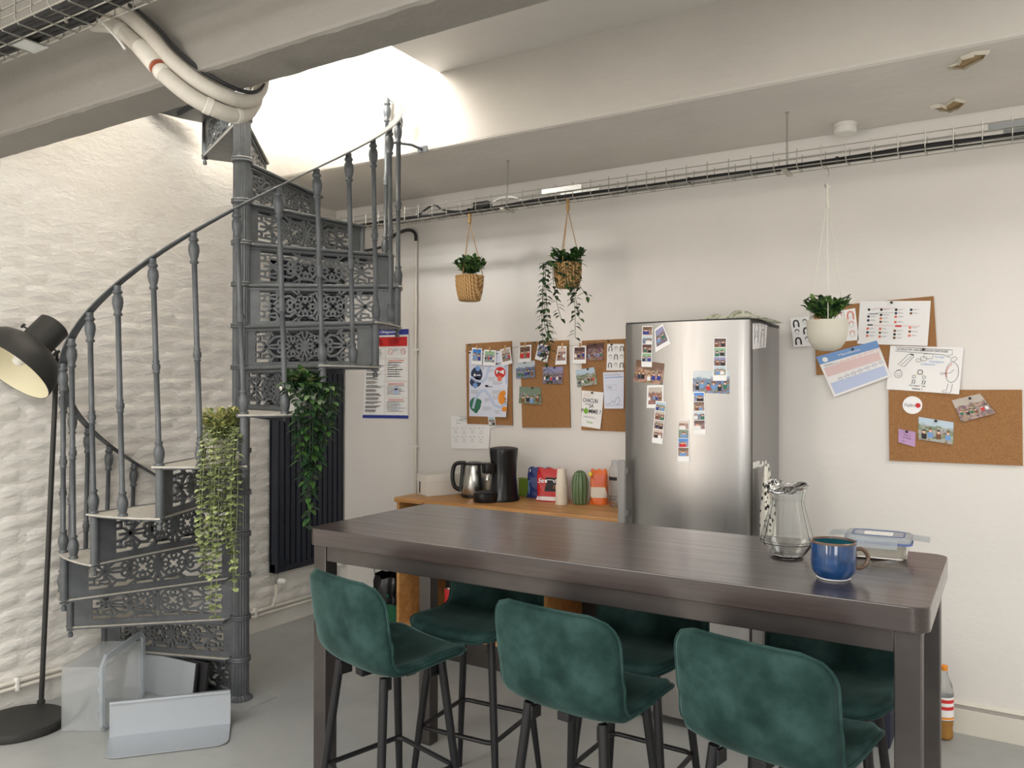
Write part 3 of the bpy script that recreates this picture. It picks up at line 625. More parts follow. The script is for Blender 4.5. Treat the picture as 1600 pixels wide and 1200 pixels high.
# bin beside the sideboard
wb = thing('waste_bin', 'green waste bin lined with a black bag beside the sideboard', 'bin', (-3.20, 3.82, 0))
MB().lathe([(.10, 0), (.105, .004), (.13, .30), (.126, .30), (.1, .01)], 28, (-3.20, 3.82, .001)).build('bucket', 'bin_green', wb)
rnd = random.Random(2); m = MB()
m.grid(lambda u, v: (-3.20+(.134+.008*sin(u*PI*22)+.01*sin(v*9+u*30))*cos(2*PI*u)*(1-.25*max(0, v-.7)), 3.82+(.134+.008*sin(u*PI*22))*sin(2*PI*u)*(1-.25*max(0, v-.7)), .235+.16*v+.008*sin(u*40)), 60, 8)
m.build('bin_liner', 'black_plastic', wb)
for i in range(4):
    x = -3.62+.14*i
    c = thing('dangling_cable', 'thin dark cable hanging low on the back wall, %s' % ('nearest the radiator', 'second from the radiator', 'third from the radiator', 'nearest the waste bin')[i], 'cable', (x, 4.1, .5))
    MB().tube(bez([(x, 4.12, .56), (x+.01, 4.10, .48), (x-.02, 4.11, .40), (x-.02, 4.12, .30), (x+.02, 4.12, .2)], 6), .0025, 6).build('cord', 'dark_trim', c)
    MB().obox((x, 4.118, .57), (.015, 0, 0), (0, .01, 0), (0, 0, .018)).build('plug', 'white_plastic', c, bevel=.003)
# ================================================================== refrigerator
FX0, FX1, FH, FY = -1.553, -.962, 1.85, 3.53
fr = thing('refrigerator', 'tall stainless steel refrigerator with curved door covered in photos', 'refrigerator', ((FX0+FX1)/2, 3.8, 0))
MB().box(FX0+.004, FX1-.004, FY+.06, 4.10, .02, FH-.006).build('cabinet', 'fridge_grey', fr, bevel=.004)
MB().box(FX0, FX1, FY+.045, FY+.065, .03, FH).build('gasket', 'dark_trim', fr, smooth=False)
MB().box(FX0, FX1, FY+.02, 4.09, FH-.006, FH+.008).build('top_cover', 'dark_trim', fr, bevel=.003)
def door(z0, z1, nm):
    N = 24; pl = [(FX0, FY+.044)]+[(FX0+(FX1-FX0)*i/N, FY+.012-.040*(1-(2*i/N-1)**2)+(.006 if i in(0, N) else 0)) for i in range(N+1)]+[(FX1, FY+.044)]
    return MB().prism(pl, lambda a, b, d: (a, b, z0+d), z1-z0).build(nm, 'stainless', fr, ang=40)
d1_ = door(.74, FH-.002, 'door'); d2_ = door(.04, .73, 'freezer_door')
def handle(z0, z1, dp):
    m = MB().box(FX0-.006, FX0+.028, FY-.058, FY-.036, z0, z1); h = m.build('handle', 'fridge_grey', dp, bevel=.004)
handle(.85, 1.205, d1_); handle(.35, .70, d2_)
for z in (.95, 1.15): MB().box(FX0+.004, FX0+.02, FY-.04, FY+.02, z-.012, z+.012).build('handle_mount', 'fridge_grey', d1_, bevel=.002)
for x in (FX0+.05, FX1-.05):
    for y in (FY+.1, 4.05): MB().lathe([(.02, 0), (.02, .021)], 12, (x, y, 0)).build('foot', 'black_plastic', fr)
# cloth on top
cl = thing('folded_cloth', 'cream cloth bag with green leaf print crumpled on the refrigerator', 'cloth', (-1.08, 3.75, FH+.008))
m = MB(); f_ = lambda u, v: (-1.27+.36*u, 3.62+.34*v, FH+.0085+(.002+.055*abs(sin(u*5+v*3))**.6*sin(PI*min(1, u*1.1))*sin(PI*v)+.012*sin(u*17)*sin(v*13)*sin(PI*u)*sin(PI*v)))
m.grid(f_, 34, 26); m.grid(lambda u, v: V(f_(u, v))*1+V((0, 0, -.0035 if 0 < u < 1 and 0 < v < 1 else 0)), 34, 26, flip=True); m.build('fabric', 'leaf_print_cloth', cl, ang=180)
# towel on the side of the refrigerator
hk = thing('magnetic_hook_rail', 'small white hook rail stuck to the side of the refrigerator', 'hook', (FX1, 3.72, 1.2))
hk_m = MB().box(FX1-.003, FX1+.006, 3.60, 3.70, 1.185, 1.215).build('plate', 'white_plastic', hk, bevel=.003)
for y in (3.625, 3.675): MB().tube([(FX1+.005, y, 1.2), (FX1+.03, y, 1.196), (FX1+.038, y, 1.206), (FX1+.038, y, 1.218)], .004, 8).build('hook', 'white_plastic', hk)
tw = thing('tea_towel', 'white tea towel with black polka dots hanging beside the refrigerator', 'towel', (FX1+.03, 3.65, .8))
m = MB()
def tf(u, v):
    w = .02+.075*min(1, v*1.6)**.8; y = 3.655+(u-.5)*2*w-.01*v; x = FX1+.045+.020*sin(u*PI*5+v*1.5)*min(1, .3+v)+.01*v
    return (x, y, 1.205-.36*v+.03*sin(u*7)*v)
m.grid(tf, 40, 24, uv=True); m.grid(lambda u, v: V(tf(u, v))+V((.003, 0, 0)), 40, 24, flip=True, uv=True); m.build('fabric', 'dots_cloth', tw, ang=180)
# ================================================================== on the table
jc = at(1231, 873, 'z', TZ); jc = V((-.572, 2.535, TZ+.0006))
jg = thing('glass_jug', 'clear faceted glass water jug with glass lid standing on the table', 'jug', jc)
k_ = .00194
pr = [(0, .002), (.044, .0), (.048, .004), (.079, .044), (.081, .052), (.054, .15), (.05, .172), (.055, .2), (.057, .206), (.0545, .206), (.0525, .2), (.0475, .172), (.0515, .15), (.077, .053), (.075, .046), (.045, .009), (0, .008)]
MB().lathe(pr, 16, jc).build('body', 'clear_glass', jg, ang=20)
m = MB(); N = 48
lp = [(0, .196), (.045, .197), (.05, .206), (.062, .2085), (.064, .214), (.055, .222), (.03, .226), (0, .226)]
m.lathe(lp, N, jc)
for i, q in enumerate(m.v):
    r = math.hypot(q.x-jc.x, q.y-jc.y)
    if q.z > jc.z+.205 and r > .01: a = math.atan2(q.y-jc.y, q.x-jc.x); q.z += .012*cos(2*a+.6)*min(1, r/.05)
m.build('lid', 'clear_glass', jg, ang=60)
m_ = V((-.4, 2.315, TZ+.0006)); mg = thing('mug', 'blue glazed mug with brown rim on the table corner', 'mug', m_)
MB().lathe([(0, .004), (.036, .003), (.037, 0), (.04, .0), (.043, .006), (.055, .02), (.058, .034), (.058, .098), (.057, .102), (.0545, .102), (.054, .098), (.054, .036), (.05, .022), (.036, .012), (0, .011)], 44, m_).build('body', 'mug_blue', mg)
MB().lathe([(.0538, .097), (.0538, .036), (.0498, .0222), (.036, .0122), (0, .0112)], 44, m_, caps=False).build('glaze_lining', 'mug_in', mg)
MB().lathe([(.0581, .097), (.0584, .1005), (.0565, .1035), (.0545, .1022), (.0538, .098)], 44, m_, caps=False).build('rim', 'mug_rim', mg)
MB().lathe([(.0405, .0), (.0435, .003), (.041, .0045)], 44, m_, caps=False).build('foot_ring', 'paper', mg)
hd = RT.copy(); hd.z = 0; hd.normalize()
MB().tube(bez([m_+hd*.055+V((0,0,.078)), m_+hd*.078+V((0,0,.079)), m_+hd*.093+V((0,0,.062)), m_+hd*.09+V((0,0,.042)), m_+hd*.074+V((0,0,.029)), m_+hd*.056+V((0,0,.03))], 6), .0058, 10).build('handle', 'mug_rim', mg)
c_ = V((-.335, 2.70, TZ+.0006)); fb = thing('food_container', 'rectangular glass food container with blue sealed clip lid on the table', 'container', c_, .06)
def rrect(hx, hy, r): return [(x+r*cos(a), y+r*sin(a)) for x, y, s0 in ((hx-r, hy-r, 0), (-hx+r, hy-r, 1), (-hx+r, -hy+r, 2), (hx-r, -hy+r, 3)) for a in [(s0+i/5)*PI/2 for i in range(6)]]
def loft(rings):
    m = MB(); n = len(rings[0][0])
    for pl, z in rings: m.v += [V((x, y, z)) for x, y in pl]
    for i in range(len(rings)-1):
        for k in range(n): m.f.append((i*n+k, i*n+(k+1) % n, i*n+n+(k+1) % n, i*n+n+k))
    m.f += [tuple(range(n))[::-1], tuple(range((len(rings)-1)*n, len(rings)*n))]
    return m
loft([(rrect(.076, .056, .02), 0), (rrect(.08, .06, .022), .004), (rrect(.088, .068, .024), .056), (rrect(.085, .065, .022), .056), (rrect(.077, .057, .02), .007)]).build('body', 'clear_glass', fb, local=True, ang=40)
loft([(rrect(.072, .052, .02), .008), (rrect(.078, .058, .02), .034), (rrect(.05, .04, .02), .040)]).build('food', 'cup_paper', fb, local=True)
ld = loft([(rrect(.092, .072, .024), .052), (rrect(.094, .074, .025), .064), (rrect(.088, .068, .022), .068)]).build('lid', 'lid_clear', fb, local=True, ang=40)
MB().ribbon(rrect(.0925, .0725, .024), .006, lambda a, b, d: (a, b, .0475+d), 0, .006, True).ribbon(rrect(.072, .052, .016), .004, lambda a, b, d: (a, b, .0685+d), 0, .0015, True).build('seal', 'lid_blue', ld, local=True)
MB().box(-.04, .04, -.03, .03, .0683, .0695).build('label', 'white_plastic', ld, local=True)
for sx, sy, w in ((1, 0, .05), (-1, 0, .05), (0, 1, .055), (0, -1, .055)):
    fl_ = V((sx, sy, 0)); tg = V((-sy, sx, 0)); b = V((sx*.094, sy*.074, .064)); fold = V((0,0,-.004 if (sx, sy) != (0, -1) else -.03))+fl_*(.045 if (sx, sy) != (0, -1) else .006)
    MB().add([b-tg*w, b+tg*w, b+tg*w+fold, b-tg*w+fold]+[q+V((0,0,.002))+fl_*.002 for q in (b-tg*w, b+tg*w, b+tg*w+fold, b-tg*w+fold)], [(0,1,2,3),(7,6,5,4),(0,4,5,1),(1,5,6,2),(2,6,7,3),(3,7,4,0)]).build('clip', 'lid_clear', ld, local=True, smooth=False)
# ================================================================== on the sideboard
z = BZ+.0006
bx = thing('lidded_box', 'white cardboard box with lid at the left end of the sideboard', 'box', (-2.93, 3.9, z), math.radians(0))
def quadbox(p0, p1, dep, z0, z1):   # p0->p1 front edge, depth direction perpendicular
    p0, p1 = V(p0), V(p1); d = (p1-p0); n = V((-d.y, d.x, 0)).normalized()*dep
    return MB().add([p0+V((0,0,z0)), p1+V((0,0,z0)), p1+n+V((0,0,z0)), p0+n+V((0,0,z0)), p0+V((0,0,z1)), p1+V((0,0,z1)), p1+n+V((0,0,z1)), p0+n+V((0,0,z1))], [(3,2,1,0),(4,5,6,7),(0,1,5,4),(1,2,6,5),(2,3,7,6),(3,0,4,7)])
q0, q1 = (-3.02, 3.80, 0), (-2.90, 3.745, 0)
quadbox(q0, q1, .31, z, z+.085).build('body', 'card_white', bx, bevel=.002)
quadbox((-3.026, 3.80, 0), (-2.896, 3.74, 0), .322, z+.082, z+.125).build('lid', 'card_white', bx, bevel=.003)
quadbox((-2.996, 3.7885, 0), (-2.982, 3.782, 0), .004, z+.012, z+.08).build('ribbon_pull', 'dark_trim', bx, smooth=False)
kc = V((-2.672, 3.90, z)); kt = thing('kettle', 'brushed steel electric kettle with black handle on the sideboard', 'kettle', kc)
MB().lathe([(0, .018), (.076, .018), (.077, .02), (.062, .185), (.059, .19), (0, .19)], 36, kc).build('body', 'steel', kt)
MB().lathe([(.074, 0), (.079, .004), (.079, .017), (0, .018)], 36, kc).build('base', 'black_plastic', kt)
MB().lathe([(.06, .188), (.056, .2), (.03, .206), (0, .207)], 36, kc).build('lid', 'black_plastic', kt)
hl = -hd
MB().tube(bez([kc+hl*.05+V((0,0,.198)), kc+hl*.1+V((0,0,.196)), kc+hl*.122+V((0,0,.17)), kc+hl*.128+V((0,0,.11)), kc+hl*.116+V((0,0,.06)), kc+hl*.085+V((0,0,.04))], 6), .0125, 10).tube([kc+hl*.079+V((0,0,.03)), kc+hl*.066+V((0,0,.19))], .012, 8).build('handle', 'black_plastic', kt)
MB().obox(kc+hd*.066+V((0,0,.17)), hd*.016, V((-hd.y, hd.x, 0))*.016, (0,0,.016)).build('spout', 'steel', kt, bevel=.005)
cc = V((-2.447, 3.87, z)); cm = thing('coffee_machine', 'black pod coffee machine with drip tray on the sideboard', 'coffee machine', cc)
fdir = V((-.45, -.89, 0)).normalized()
def ell(a, b, zz, o=V((0,0,0))): return [(cc+o+V((a*cos(q), b*sin(q), 0))).to_tuple()[:2] for q in [2*PI*i/28 for i in range(28)]], zz
def loftw(r): return loft([(pl, zz) for pl, zz in r])
loftw([ell(.085, .105, z), ell(.086, .106, z+.01), ell(.078, .095, z+.03), ell(.07, .08, z+.14), ell(.073, .082, z+.22), ell(.08, .088, z+.27), ell(.08, .088, z+.29)]).build('body', 'black_plastic', cm)
loftw([ell(.08, .088, z+.2905), ell(.078, .086, z+.298), ell(.05, .055, z+.304)]).build('lid', 'dark_trim', cm)
hcen = cc+fdir*.095
MB().lathe([(.0, .16), (.042, .16), (.046, .166), (.046, .212), (.04, .218), (0, .218)], 20, V((hcen.x, hcen.y, z))).build('brew_head', 'black_plastic', cm)
MB().obox(V((hcen.x, hcen.y, z+.19))-fdir*.04, fdir*.05, V((-fdir.y, fdir.x, 0))*.035, (0,0,.025)).build('head_arm', 'black_plastic', cm, bevel=.006)
MB().tube([V((hcen.x, hcen.y, z+.165)), V((hcen.x, hcen.y, z+.14))+fdir*.01, V((hcen.x, hcen.y, z+.12))+fdir*.012], .012, 10).build('spout', 'steel', cm)
tc_ = cc+fdir*.115
dt = MB().lathe([(.0, 0), (.07, 0), (.072, .004), (.072, .05), (.066, .054), (0, .054)], 30, V((tc_.x, tc_.y, z))).build('drip_tray', 'black_plastic', cm)
MB().lathe([(.06, .0545), (.06, .056), (0, .056)], 24, V((tc_.x, tc_.y, z))).build('grate', 'dark_trim', dt)
def pouch(name, label, c, w, d, h, rz, mat, seed, gus=.7):
    t = thing(name, label, 'coffee bag', c, rz); rnd = random.Random(seed); ph = rnd.random()*6
    def f(u, v):
        a = 2*PI*u; k = 1-v**2.2*.96; x = w/2*math.copysign(abs(cos(a))**.45, cos(a))*(1-.06*v); y = d/2*math.copysign(abs(sin(a))**.7, sin(a))*max(k, .04)
        wob = .004*sin(9*v+ph+3*a)+.003*sin(17*v+5*a)
        return (x+wob*.6, y+wob*k, h*v+.006*sin(3*x/w*6+ph)*v**4)
    m = MB().grid(f, 40, 18); m.f.append(tuple(range(40))[::-1])
    o = m.build('pouch', mat, t, local=True, ang=60)
    return t, f, o
def front_patch(t, o, f, u0, u1, v0, v1, mat, name, off=.0012):     # a print that follows the front of the pouch
    MB().grid(lambda a, b: V(f(u0+(u1-u0)*a, v0+(v1-v0)*b))+V((0, -off, 0)), 10, 8).build(name, mat, o, local=True, ang=60)
t, f, o = pouch('coffee_bag', 'dark blue coffee bag leaning behind the red one', (-2.325, 4.068, z), .14, .06, .175, math.radians(12), 'bag_blue', 1)
front_patch(t, o, f, .56, .67, .12, .58, 'sky_block', 'label'); front_patch(t, o, f, .57, .66, .86, .95, 'white_print', 'logo')
t, f, o = pouch('coffee_bag', 'bright red shiny coffee bag with black emblem on the sideboard', (-2.205, 3.98, z), .15, .075, .185, math.radians(16), 'bag_red', 4)
RED_F = f; front_patch(t, o, f, .55, .98, .04, .16, 'paper', 'band'); front_patch(t, o, f, .74, .9, .32, .74, 'ink', 'emblem'); front_patch(t, o, f, .76, .86, .4, .52, 'brown_hair', 'coffee_bean_print', .003)
t = thing('tea_packet', 'small green packet half hidden behind the blue coffee bag', 'packet', (-2.44, 4.08, z)); MB().box(-2.47, -2.40, 4.07, 4.10, z, z+.10).build('body', 'bag_green', t, bevel=.003); MB().box(-2.472, -2.398, 4.068, 4.102, z+.1, z+.106).build('flap', 'bag_green', t, bevel=.001)
cpc = V((-2.09, 3.905, z)); ct = thing('cup_stack', 'stack of white paper cups, two columns nested mouth down beside the cactus', 'cups', cpc)
for i in range(12): MB().lathe([(.0345, 0), (.0345, .004), (.033, .0045), (.033, .0085)], 20, cpc+V((0,0,.0085*i))).build('cup', 'cup_paper', ct)
MB().lathe([(.0345, 0), (.0345, .004), (.031, .005), (.0245, .093), (.023, .095), (0, .093)], 24, cpc+V((0,0,.102))).build('cup', 'cup_paper', ct)
ca = V((-2.012, 3.975, z)); cs = thing('ceramic_cactus', 'green ribbed ceramic cactus with white dots on the sideboard', 'ornament', ca)
NR = 13; prc = [(.034, 0), (.038, .004), (.043, .03), (.046, .08), (.046, .12), (.041, .15), (.03, .172), (.014, .184), (0, .186)]
m = MB(); n = NR*6
for r, h in prc:
    for k in range(n): a = 2*PI*k/n; rr_ = r*(1+.045*cos(a*NR)); m.v.append(ca+V((rr_*cos(a), rr_*sin(a), h)))
for i in range(len(prc)-1):
    for k in range(n): m.f.append((i*n+k, i*n+(k+1) % n, i*n+n+(k+1) % n, i*n+n+k))
m.build('body', 'cactus_green', cs, ang=60)
m = MB()
def ri(h):
    for (r0, h0), (r1, h1) in zip(prc, prc[1:]):
        if h0 <= h <= h1: return r0+(r1-r0)*(h-h0)/(h1-h0)
for k in range(NR):
    a = 2*PI*k/NR
    for i in range(18):
        h = .008+.0095*i; r = ri(h)*1.045; p = ca+V((r*cos(a), r*sin(a), h)); m.obox(p, V((-sin(a), cos(a), 0))*.0013, V((cos(a), sin(a), 0))*.0012, (0,0,.0018))
tag(m.build('dots', 'white_dot', cs, smooth=False), kind='stuff')
t, f, o = pouch('snack_bag', 'orange and clear snack bag with yellow clip on the sideboard', (-1.922, 4.03, z), .095, .07, .19, math.radians(20), 'bag_orange', 7)
t['category'] = 'bag'; front_patch(t, o, f, .52, .9, .2, .5, 'cup_paper', 'window'); front_patch(t, o, f, .66, .84, .55, .85, 'salmon', 'logo')
MB().lathe([(.009, 0), (.012, .004), (.012, .012), (.006, .016)], 12, (-.045, -.01, .165), (0, -1, 0)).build('clip', 'yellow', t, local=True)
bo = V((-1.80, 3.99, z)); bt = thing('water_bottle', 'clear plastic water bottle with black lettering beside the refrigerator', 'bottle', bo)
MB().lathe([(0, .003), (.03, .0), (.038, .008), (.039, .02), (.039, .16), (.037, .165), (.039, .17), (.039, .195), (.033, .215), (.024, .225), (.024, .235), (.0225, .235), (.0225, .226), (.031, .213), (.037, .194), (.037, .02), (.034, .008), (0, .006)], 28, bo).build('body', 'plastic_clear', bt, ang=60)
MB().lathe([(.0245, .226), (.026, .228), (.026, .248), (.024, .25), (0, .25)], 24, bo).build('cap', 'lid_clear', bt)
def cyl_patch(m, o, r, a0, a1, z0, z1): m.grid(lambda u, v: o+V((r*cos(a0+(a1-a0)*u), r*sin(a0+(a1-a0)*u), z0+(z1-z0)*v)), 12, 1)
m = MB(); cyl_patch(m, bo, .0395, math.radians(205), math.radians(300), .145, .163); m.build('logo', 'ink', bt)
# bottle and bin by the back wall
fb_ = V((-.235, 4.02, .0008)); b = thing('juice_bottle', 'plastic bottle of orange drink with red label on the floor by the skirting', 'bottle', fb_)
MB().lathe([(0, .004), (.03, 0), (.038, .01), (.039, .03), (.036, .05), (.039, .07), (.039, .2), (.034, .235), (.016, .285), (.0145, .30), (.0145, .315)], 24, fb_).build('body', 'plastic_clear', b)
MB().lathe([(0, .006), (.028, .004), (.035, .012), (.036, .03), (.033, .05), (.036, .07), (.036, .085), (0, .085)], 24, fb_).build('drink', 'juice', b)
MB().lathe([(.0395, .09), (.0397, .09), (.0397, .19), (.0395, .19)], 24, fb_, caps=False).build('label', 'paper', b)
m = MB(); cyl_patch(m, fb_, .0401, math.radians(190), math.radians(350), .135, .15); cyl_patch(m, fb_, .0401, math.radians(190), math.radians(350), .165, .18); m.build('label_print', 'red_block', b)
m = MB(); cyl_patch(m, fb_, .0401, math.radians(190), math.radians(350), .094, .104); m.build('label_band', 'orange_block', b)
MB().lathe([(.0155, .30), (.0165, .302), (.0165, .32), (0, .322)], 16, fb_).build('cap', 'orange_block', b)
nb = thing('storage_bin', 'dark navy fabric bin on the floor between the refrigerator and the bottle', 'bin', (-.62, 3.9, 0))
MB().box(-.83, -.42, 3.76, 4.08, .001, .5).build('body', 'bin_navy', nb, bevel=.012); MB().box(-.835, -.415, 3.755, 4.085, .5, .53).build('hem', 'dark_trim', nb, bevel=.006)
# ================================================================== cable tray on the back wall
def wire_tray(t, axis0, L, y0, y1, zb, zt, step, r=.0022):
    n = int(L/step)
    for nm, (y, z) in zip(('bottom_wire', 'bottom_wire', 'bottom_wire', 'side_wire', 'side_wire', 'side_wire', 'side_wire'), ((y0, zb), ((y0+y1)/2, zb), (y1, zb), (y0, zt), (y1, zt), (y0, (zb+zt)/2), (y1, (zb+zt)/2))):
        MB().tube([(axis0, y, z), (axis0+L, y, z)], r, 6).build(nm, 'galv', t)
    u = MB().tube([(0, y0-r*1.8, zt+.012), (0, y0-r*1.8, zb+.008), (0, y0+.006, zb-r*1.8), (0, y1-.006, zb-r*1.8), (0, y1+r*1.8, zb+.008), (0, y1+r*1.8, zt+.012)], r, 6)
    b = V(t.location); u.v = [p-V((0, b.y, b.z)) for p in u.v]; me = u.mesh('cross_wire', 'galv')
    for i in range(n+1): inst('cross_wire', me, t, (axis0+i*step-b.x, 0, 0))
TY = 3.68
ct_ = thing('cable_tray', 'galvanised wire cable tray hung below the soffit along the back wall', 'cable tray', (-1.5, TY, 2.515))
wire_tray(ct_, -3.98, 5.1, TY-.05, TY+.05, 2.517, 2.582, .1)
for x in (-3.472, -2.306, -.833, .62):
    o = MB().tube([(x, TY, 2.492), (x, TY, ZS)], .0045, 8).build('hanger_rod', 'galv', ct_)
    MB().obox((x, TY, 2.508), (.012, 0, 0), (0, .06, 0), (0, 0, .004)).build('hanger_plate', 'galv', o, bevel=.001)
    MB().lathe([(.009, 0), (.009, .006)], 6, (x, TY, ZS-.007)).build('nut', 'galv', o, smooth=False)
for x0, x1 in ((-2.06, -1.83), (-.06, .2)):
    for y, z in ((TY-.056, 2.565), (TY+.056, 2.572)): MB().obox(((x0+x1)/2+(.05 if y > TY else 0), y, z), ((x1-x0)/2, 0, 0), (0, .002, 0), (0, 0, .012)).build('splice_plate', 'zinc', ct_, smooth=False)
def cable(label, pts, r, mat='black_cable', n=6):
    o = thing('power_cable', label, 'cable', pts[0]); MB().tube(bez(pts, 6), r, n).build('sheath', mat, o); return o
o = cable('thick black cable lying in the cable tray', [(-3.9, TY-.02, 2.531)]+[(-3.6+.3*i, TY-.02+.012*sin(i*2.1), 2.531+.003*sin(i*1.3)) for i in range(15)], .0105)
for x in (-2.55, -1.6, -1.28, -.62, -.17): MB().lathe([(.0125, -.006), (.014, -.004), (.014, .004), (.0125, .006)], 12, (x, TY-.018, 2.531), (1, 0, 0)).build('cable_tie', 'black_plastic', o)
cable('thinner black cable beside the thick one in the tray', [(-3.9, TY+.03, 2.526)]+[(-3.4+.45*i, TY+.025+.01*sin(i*1.7), 2.526) for i in range(10)], .005)
cable('black cable looping above the tray near the staircase', [(-3.05, TY-.01, 2.53), (-2.96, TY, 2.535), (-2.86, TY, 2.58), (-2.8, TY, 2.595), (-2.74, TY, 2.56), (-2.62, TY, 2.538), (-2.5, TY, 2.545), (-2.44, TY, 2.54)], .006)
jb = thing('junction_box', 'small black junction box in the tray above the woven basket', 'box', (-2.45, TY, 2.52)); MB().box(-2.52, -2.42, TY-.025, TY+.025, 2.54, 2.572).build('case', 'black_plastic', jb, bevel=.004); MB().tube(bez([(-2.42, TY, 2.556), (-2.36, TY, 2.58), (-2.28, TY, 2.578), (-2.2, TY, 2.55), (-2.1, TY, 2.54)], 5), .004, 6).build('white_lead', 'white_plastic', jb)
cable('dark cable dropping from the tray end to the bent conduit', [(-3.95, TY+.03, 2.53), (-3.85, 3.85, 2.5), (-3.7, 4.02, 2.46), (-3.55, 4.08, 2.48), (-3.49, 4.085, 2.51)], .009, 'dark_trim')
sd = thing('smoke_detector', 'round white smoke detector under the soffit', 'smoke detector', (-.638, 3.985, ZS)); MB().lathe([(.05, 0), (.05, -.012), (.046, -.016)], 28, (-.638, 3.985, ZS-.0005)).build('base', 'white_plastic', sd); MB().lathe([(.043, -.016), (.043, -.022), (.05, -.024), (.05, -.038), (.042, -.046), (0, -.048)], 28, (-.638, 3.985, ZS)).build('cover', 'white_plastic', sd)
# near tray, upper left, with ducts that swing below the beam
nt = thing('cable_tray', 'galvanised wire cable tray close overhead beside the beam', 'cable tray', (-2.8, 1.45, 2.75))
wire_tray(nt, -3.98, 3.3, 1.38, 1.53, 2.752, 2.815, .1, .003)
for x in (-2.62, -3.35): MB().tube([(x, 1.455, 2.74), (x, 1.455, ZN)], .006, 8).build('hanger_rod', 'galv', nt)
MB().obox((-2.93, 1.5, 2.748), (.05, 0, 0), (0, .04, 0), (0, 0, .002)).build('splice_plate', 'zinc', nt, smooth=False)
for j, (y, r) in enumerate(((1.42, .011), (1.45, .013), (1.48, .012), (1.505, .01))):
    cable('black cable in the overhead tray, %s from the beam' % ('fourth', 'third', 'second', 'first')[j], [(-3.95, y, 2.768)]+[(-3.6+.33*i, y+.006*sin(i*1.9+j), 2.768+.003*sin(i+j)) for i in range(8)], r)
cable('dark cable arching over the overhead tray', [(-2.85, 1.45, 2.79), (-2.78, 1.5, 2.80), (-2.68, 1.56, 2.80), (-2.6, 1.58, 2.84), (-2.52, 1.54, 2.84), (-2.44, 1.5, 2.8)], .011)
cable('thin white cable dangling from the overhead tray', [(-2.74, 1.5, 2.86), (-2.7, 1.54, 2.84), (-2.64, 1.58, 2.80), (-2.57, 1.6, 2.73), (-2.54, 1.61, 2.69)], .0045, 'white_plastic')
dp = [(-2.75, 1.62, 2.83), (-2.665, 1.655, 2.81), (-2.52, 1.665, 2.70), (-2.43, 1.675, 2.61), (-2.345, 1.72, 2.53), (-2.30, 1.80, 2.495), (-2.31, 1.90, 2.51), (-2.335, 1.97, 2.565), (-2.345, 2.0, 2.66), (-2.345, 2.0, 3.09)]
ds = thing('insulated_duct', 'two cream wrapped pipes swinging under the beam towards the staircase', 'duct', dp[0])
o = MB().tube(bez(dp, 8), .027, 14).build('front_pipe', 'duct_wrap', ds)
off = V((.035, .02, .03)); o2 = MB().tube([p+V((.02, .012, .05)) if True else p for p in bez(dp, 8)], .025, 14).build('rear_pipe', 'duct_wrap', ds)
dpb = bez(dp, 8)
for i in (10, 24, 37, 46):
    d = (dpb[i+1]-dpb[i]).normalized(); MB().lathe([(.0275, -.012), (.029, -.01), (.029, .01), (.0275, .012)], 16, dpb[i], d).build('tape_band', 'white_pipe', o)
d = (dpb[19]-dpb[17]).normalized(); MB().lathe([(.029, -.06), (.031, -.055), (.031, .055), (.029, .06)], 16, dpb[18], d).build('sleeve', 'white_pipe', o); MB().lathe([(.02, 0), (.0285, .002), (.0285, .014), (.02, .016)], 14, dpb[18]+d*.062, d).build('copper_fitting', 'copper', o)
MB().tube([p+V((.03, .03, .085)) for p in dpb[8:60]], .007, 8).build('drain_hose', 'dark_trim', ds)
# ================================================================== plants
def leaf(m, p, d, n, L, Wd, fold=.25):
    d = V(d).normalized(); n = V(n); s = d.cross(n)
    if s.length < 1e-4: s = d.orthogonal()
    s.normalize(); n = s.cross(d)
    p = V(p)
    m.add([p, p+d*L*.35+s*Wd*.5+n*Wd*fold, p+d*L*.35, p+d*L*.35-s*Wd*.5+n*Wd*fold, p+d*L*.72+s*Wd*.36+n*Wd*fold*.6-V((0,0,.1*L)), p+d*L*.72-V((0,0,.1*L)), p+d*L*.72-s*Wd*.36+n*Wd*fold*.6-V((0,0,.1*L)), p+d*L-V((0,0,.22*L))],
        [(0,2,1),(0,3,2),(1,2,5,4),(2,3,6,5),(4,5,7),(5,6,7)])
def rv(r): 
    while True:
        v = V((r.uniform(-1, 1), r.uniform(-1, 1), r.uniform(-1, 1)))
        if .1 < v.length < 1: return v
def bush(t, c, R, H, N, L, mats, seed, pw=1):
    r = random.Random(seed); ms = {k: MB() for k in mats}; st = MB(); c = V(c)
    for i in range(N//6):
        a = r.random()*2*PI; e = c+V((R*.8*cos(a)*r.random()**.5, R*.8*sin(a)*r.random()**.5, H*(.5+.5*r.random())))
        st.tube([c+V((r.uniform(-.3, .3)*R, r.uniform(-.3, .3)*R, -.01)), c.lerp(e, .6)+V((0,0,.01)), e], .0012, 4)
        for k in range(6):
            q = c.lerp(e, .45+.55*k/5); d = rv(r); d.z = abs(d.z)*.6+.15; leaf(ms[r.choice(mats)], q, d+(q-c)*4, (0, 0, 1), L*r.uniform(.7, 1.2), L*.55)
    for k, m in ms.items(): tag(m.build('foliage', k, t, ang=180), kind='stuff')
    st.build('stems', 'leaf_mid', t)
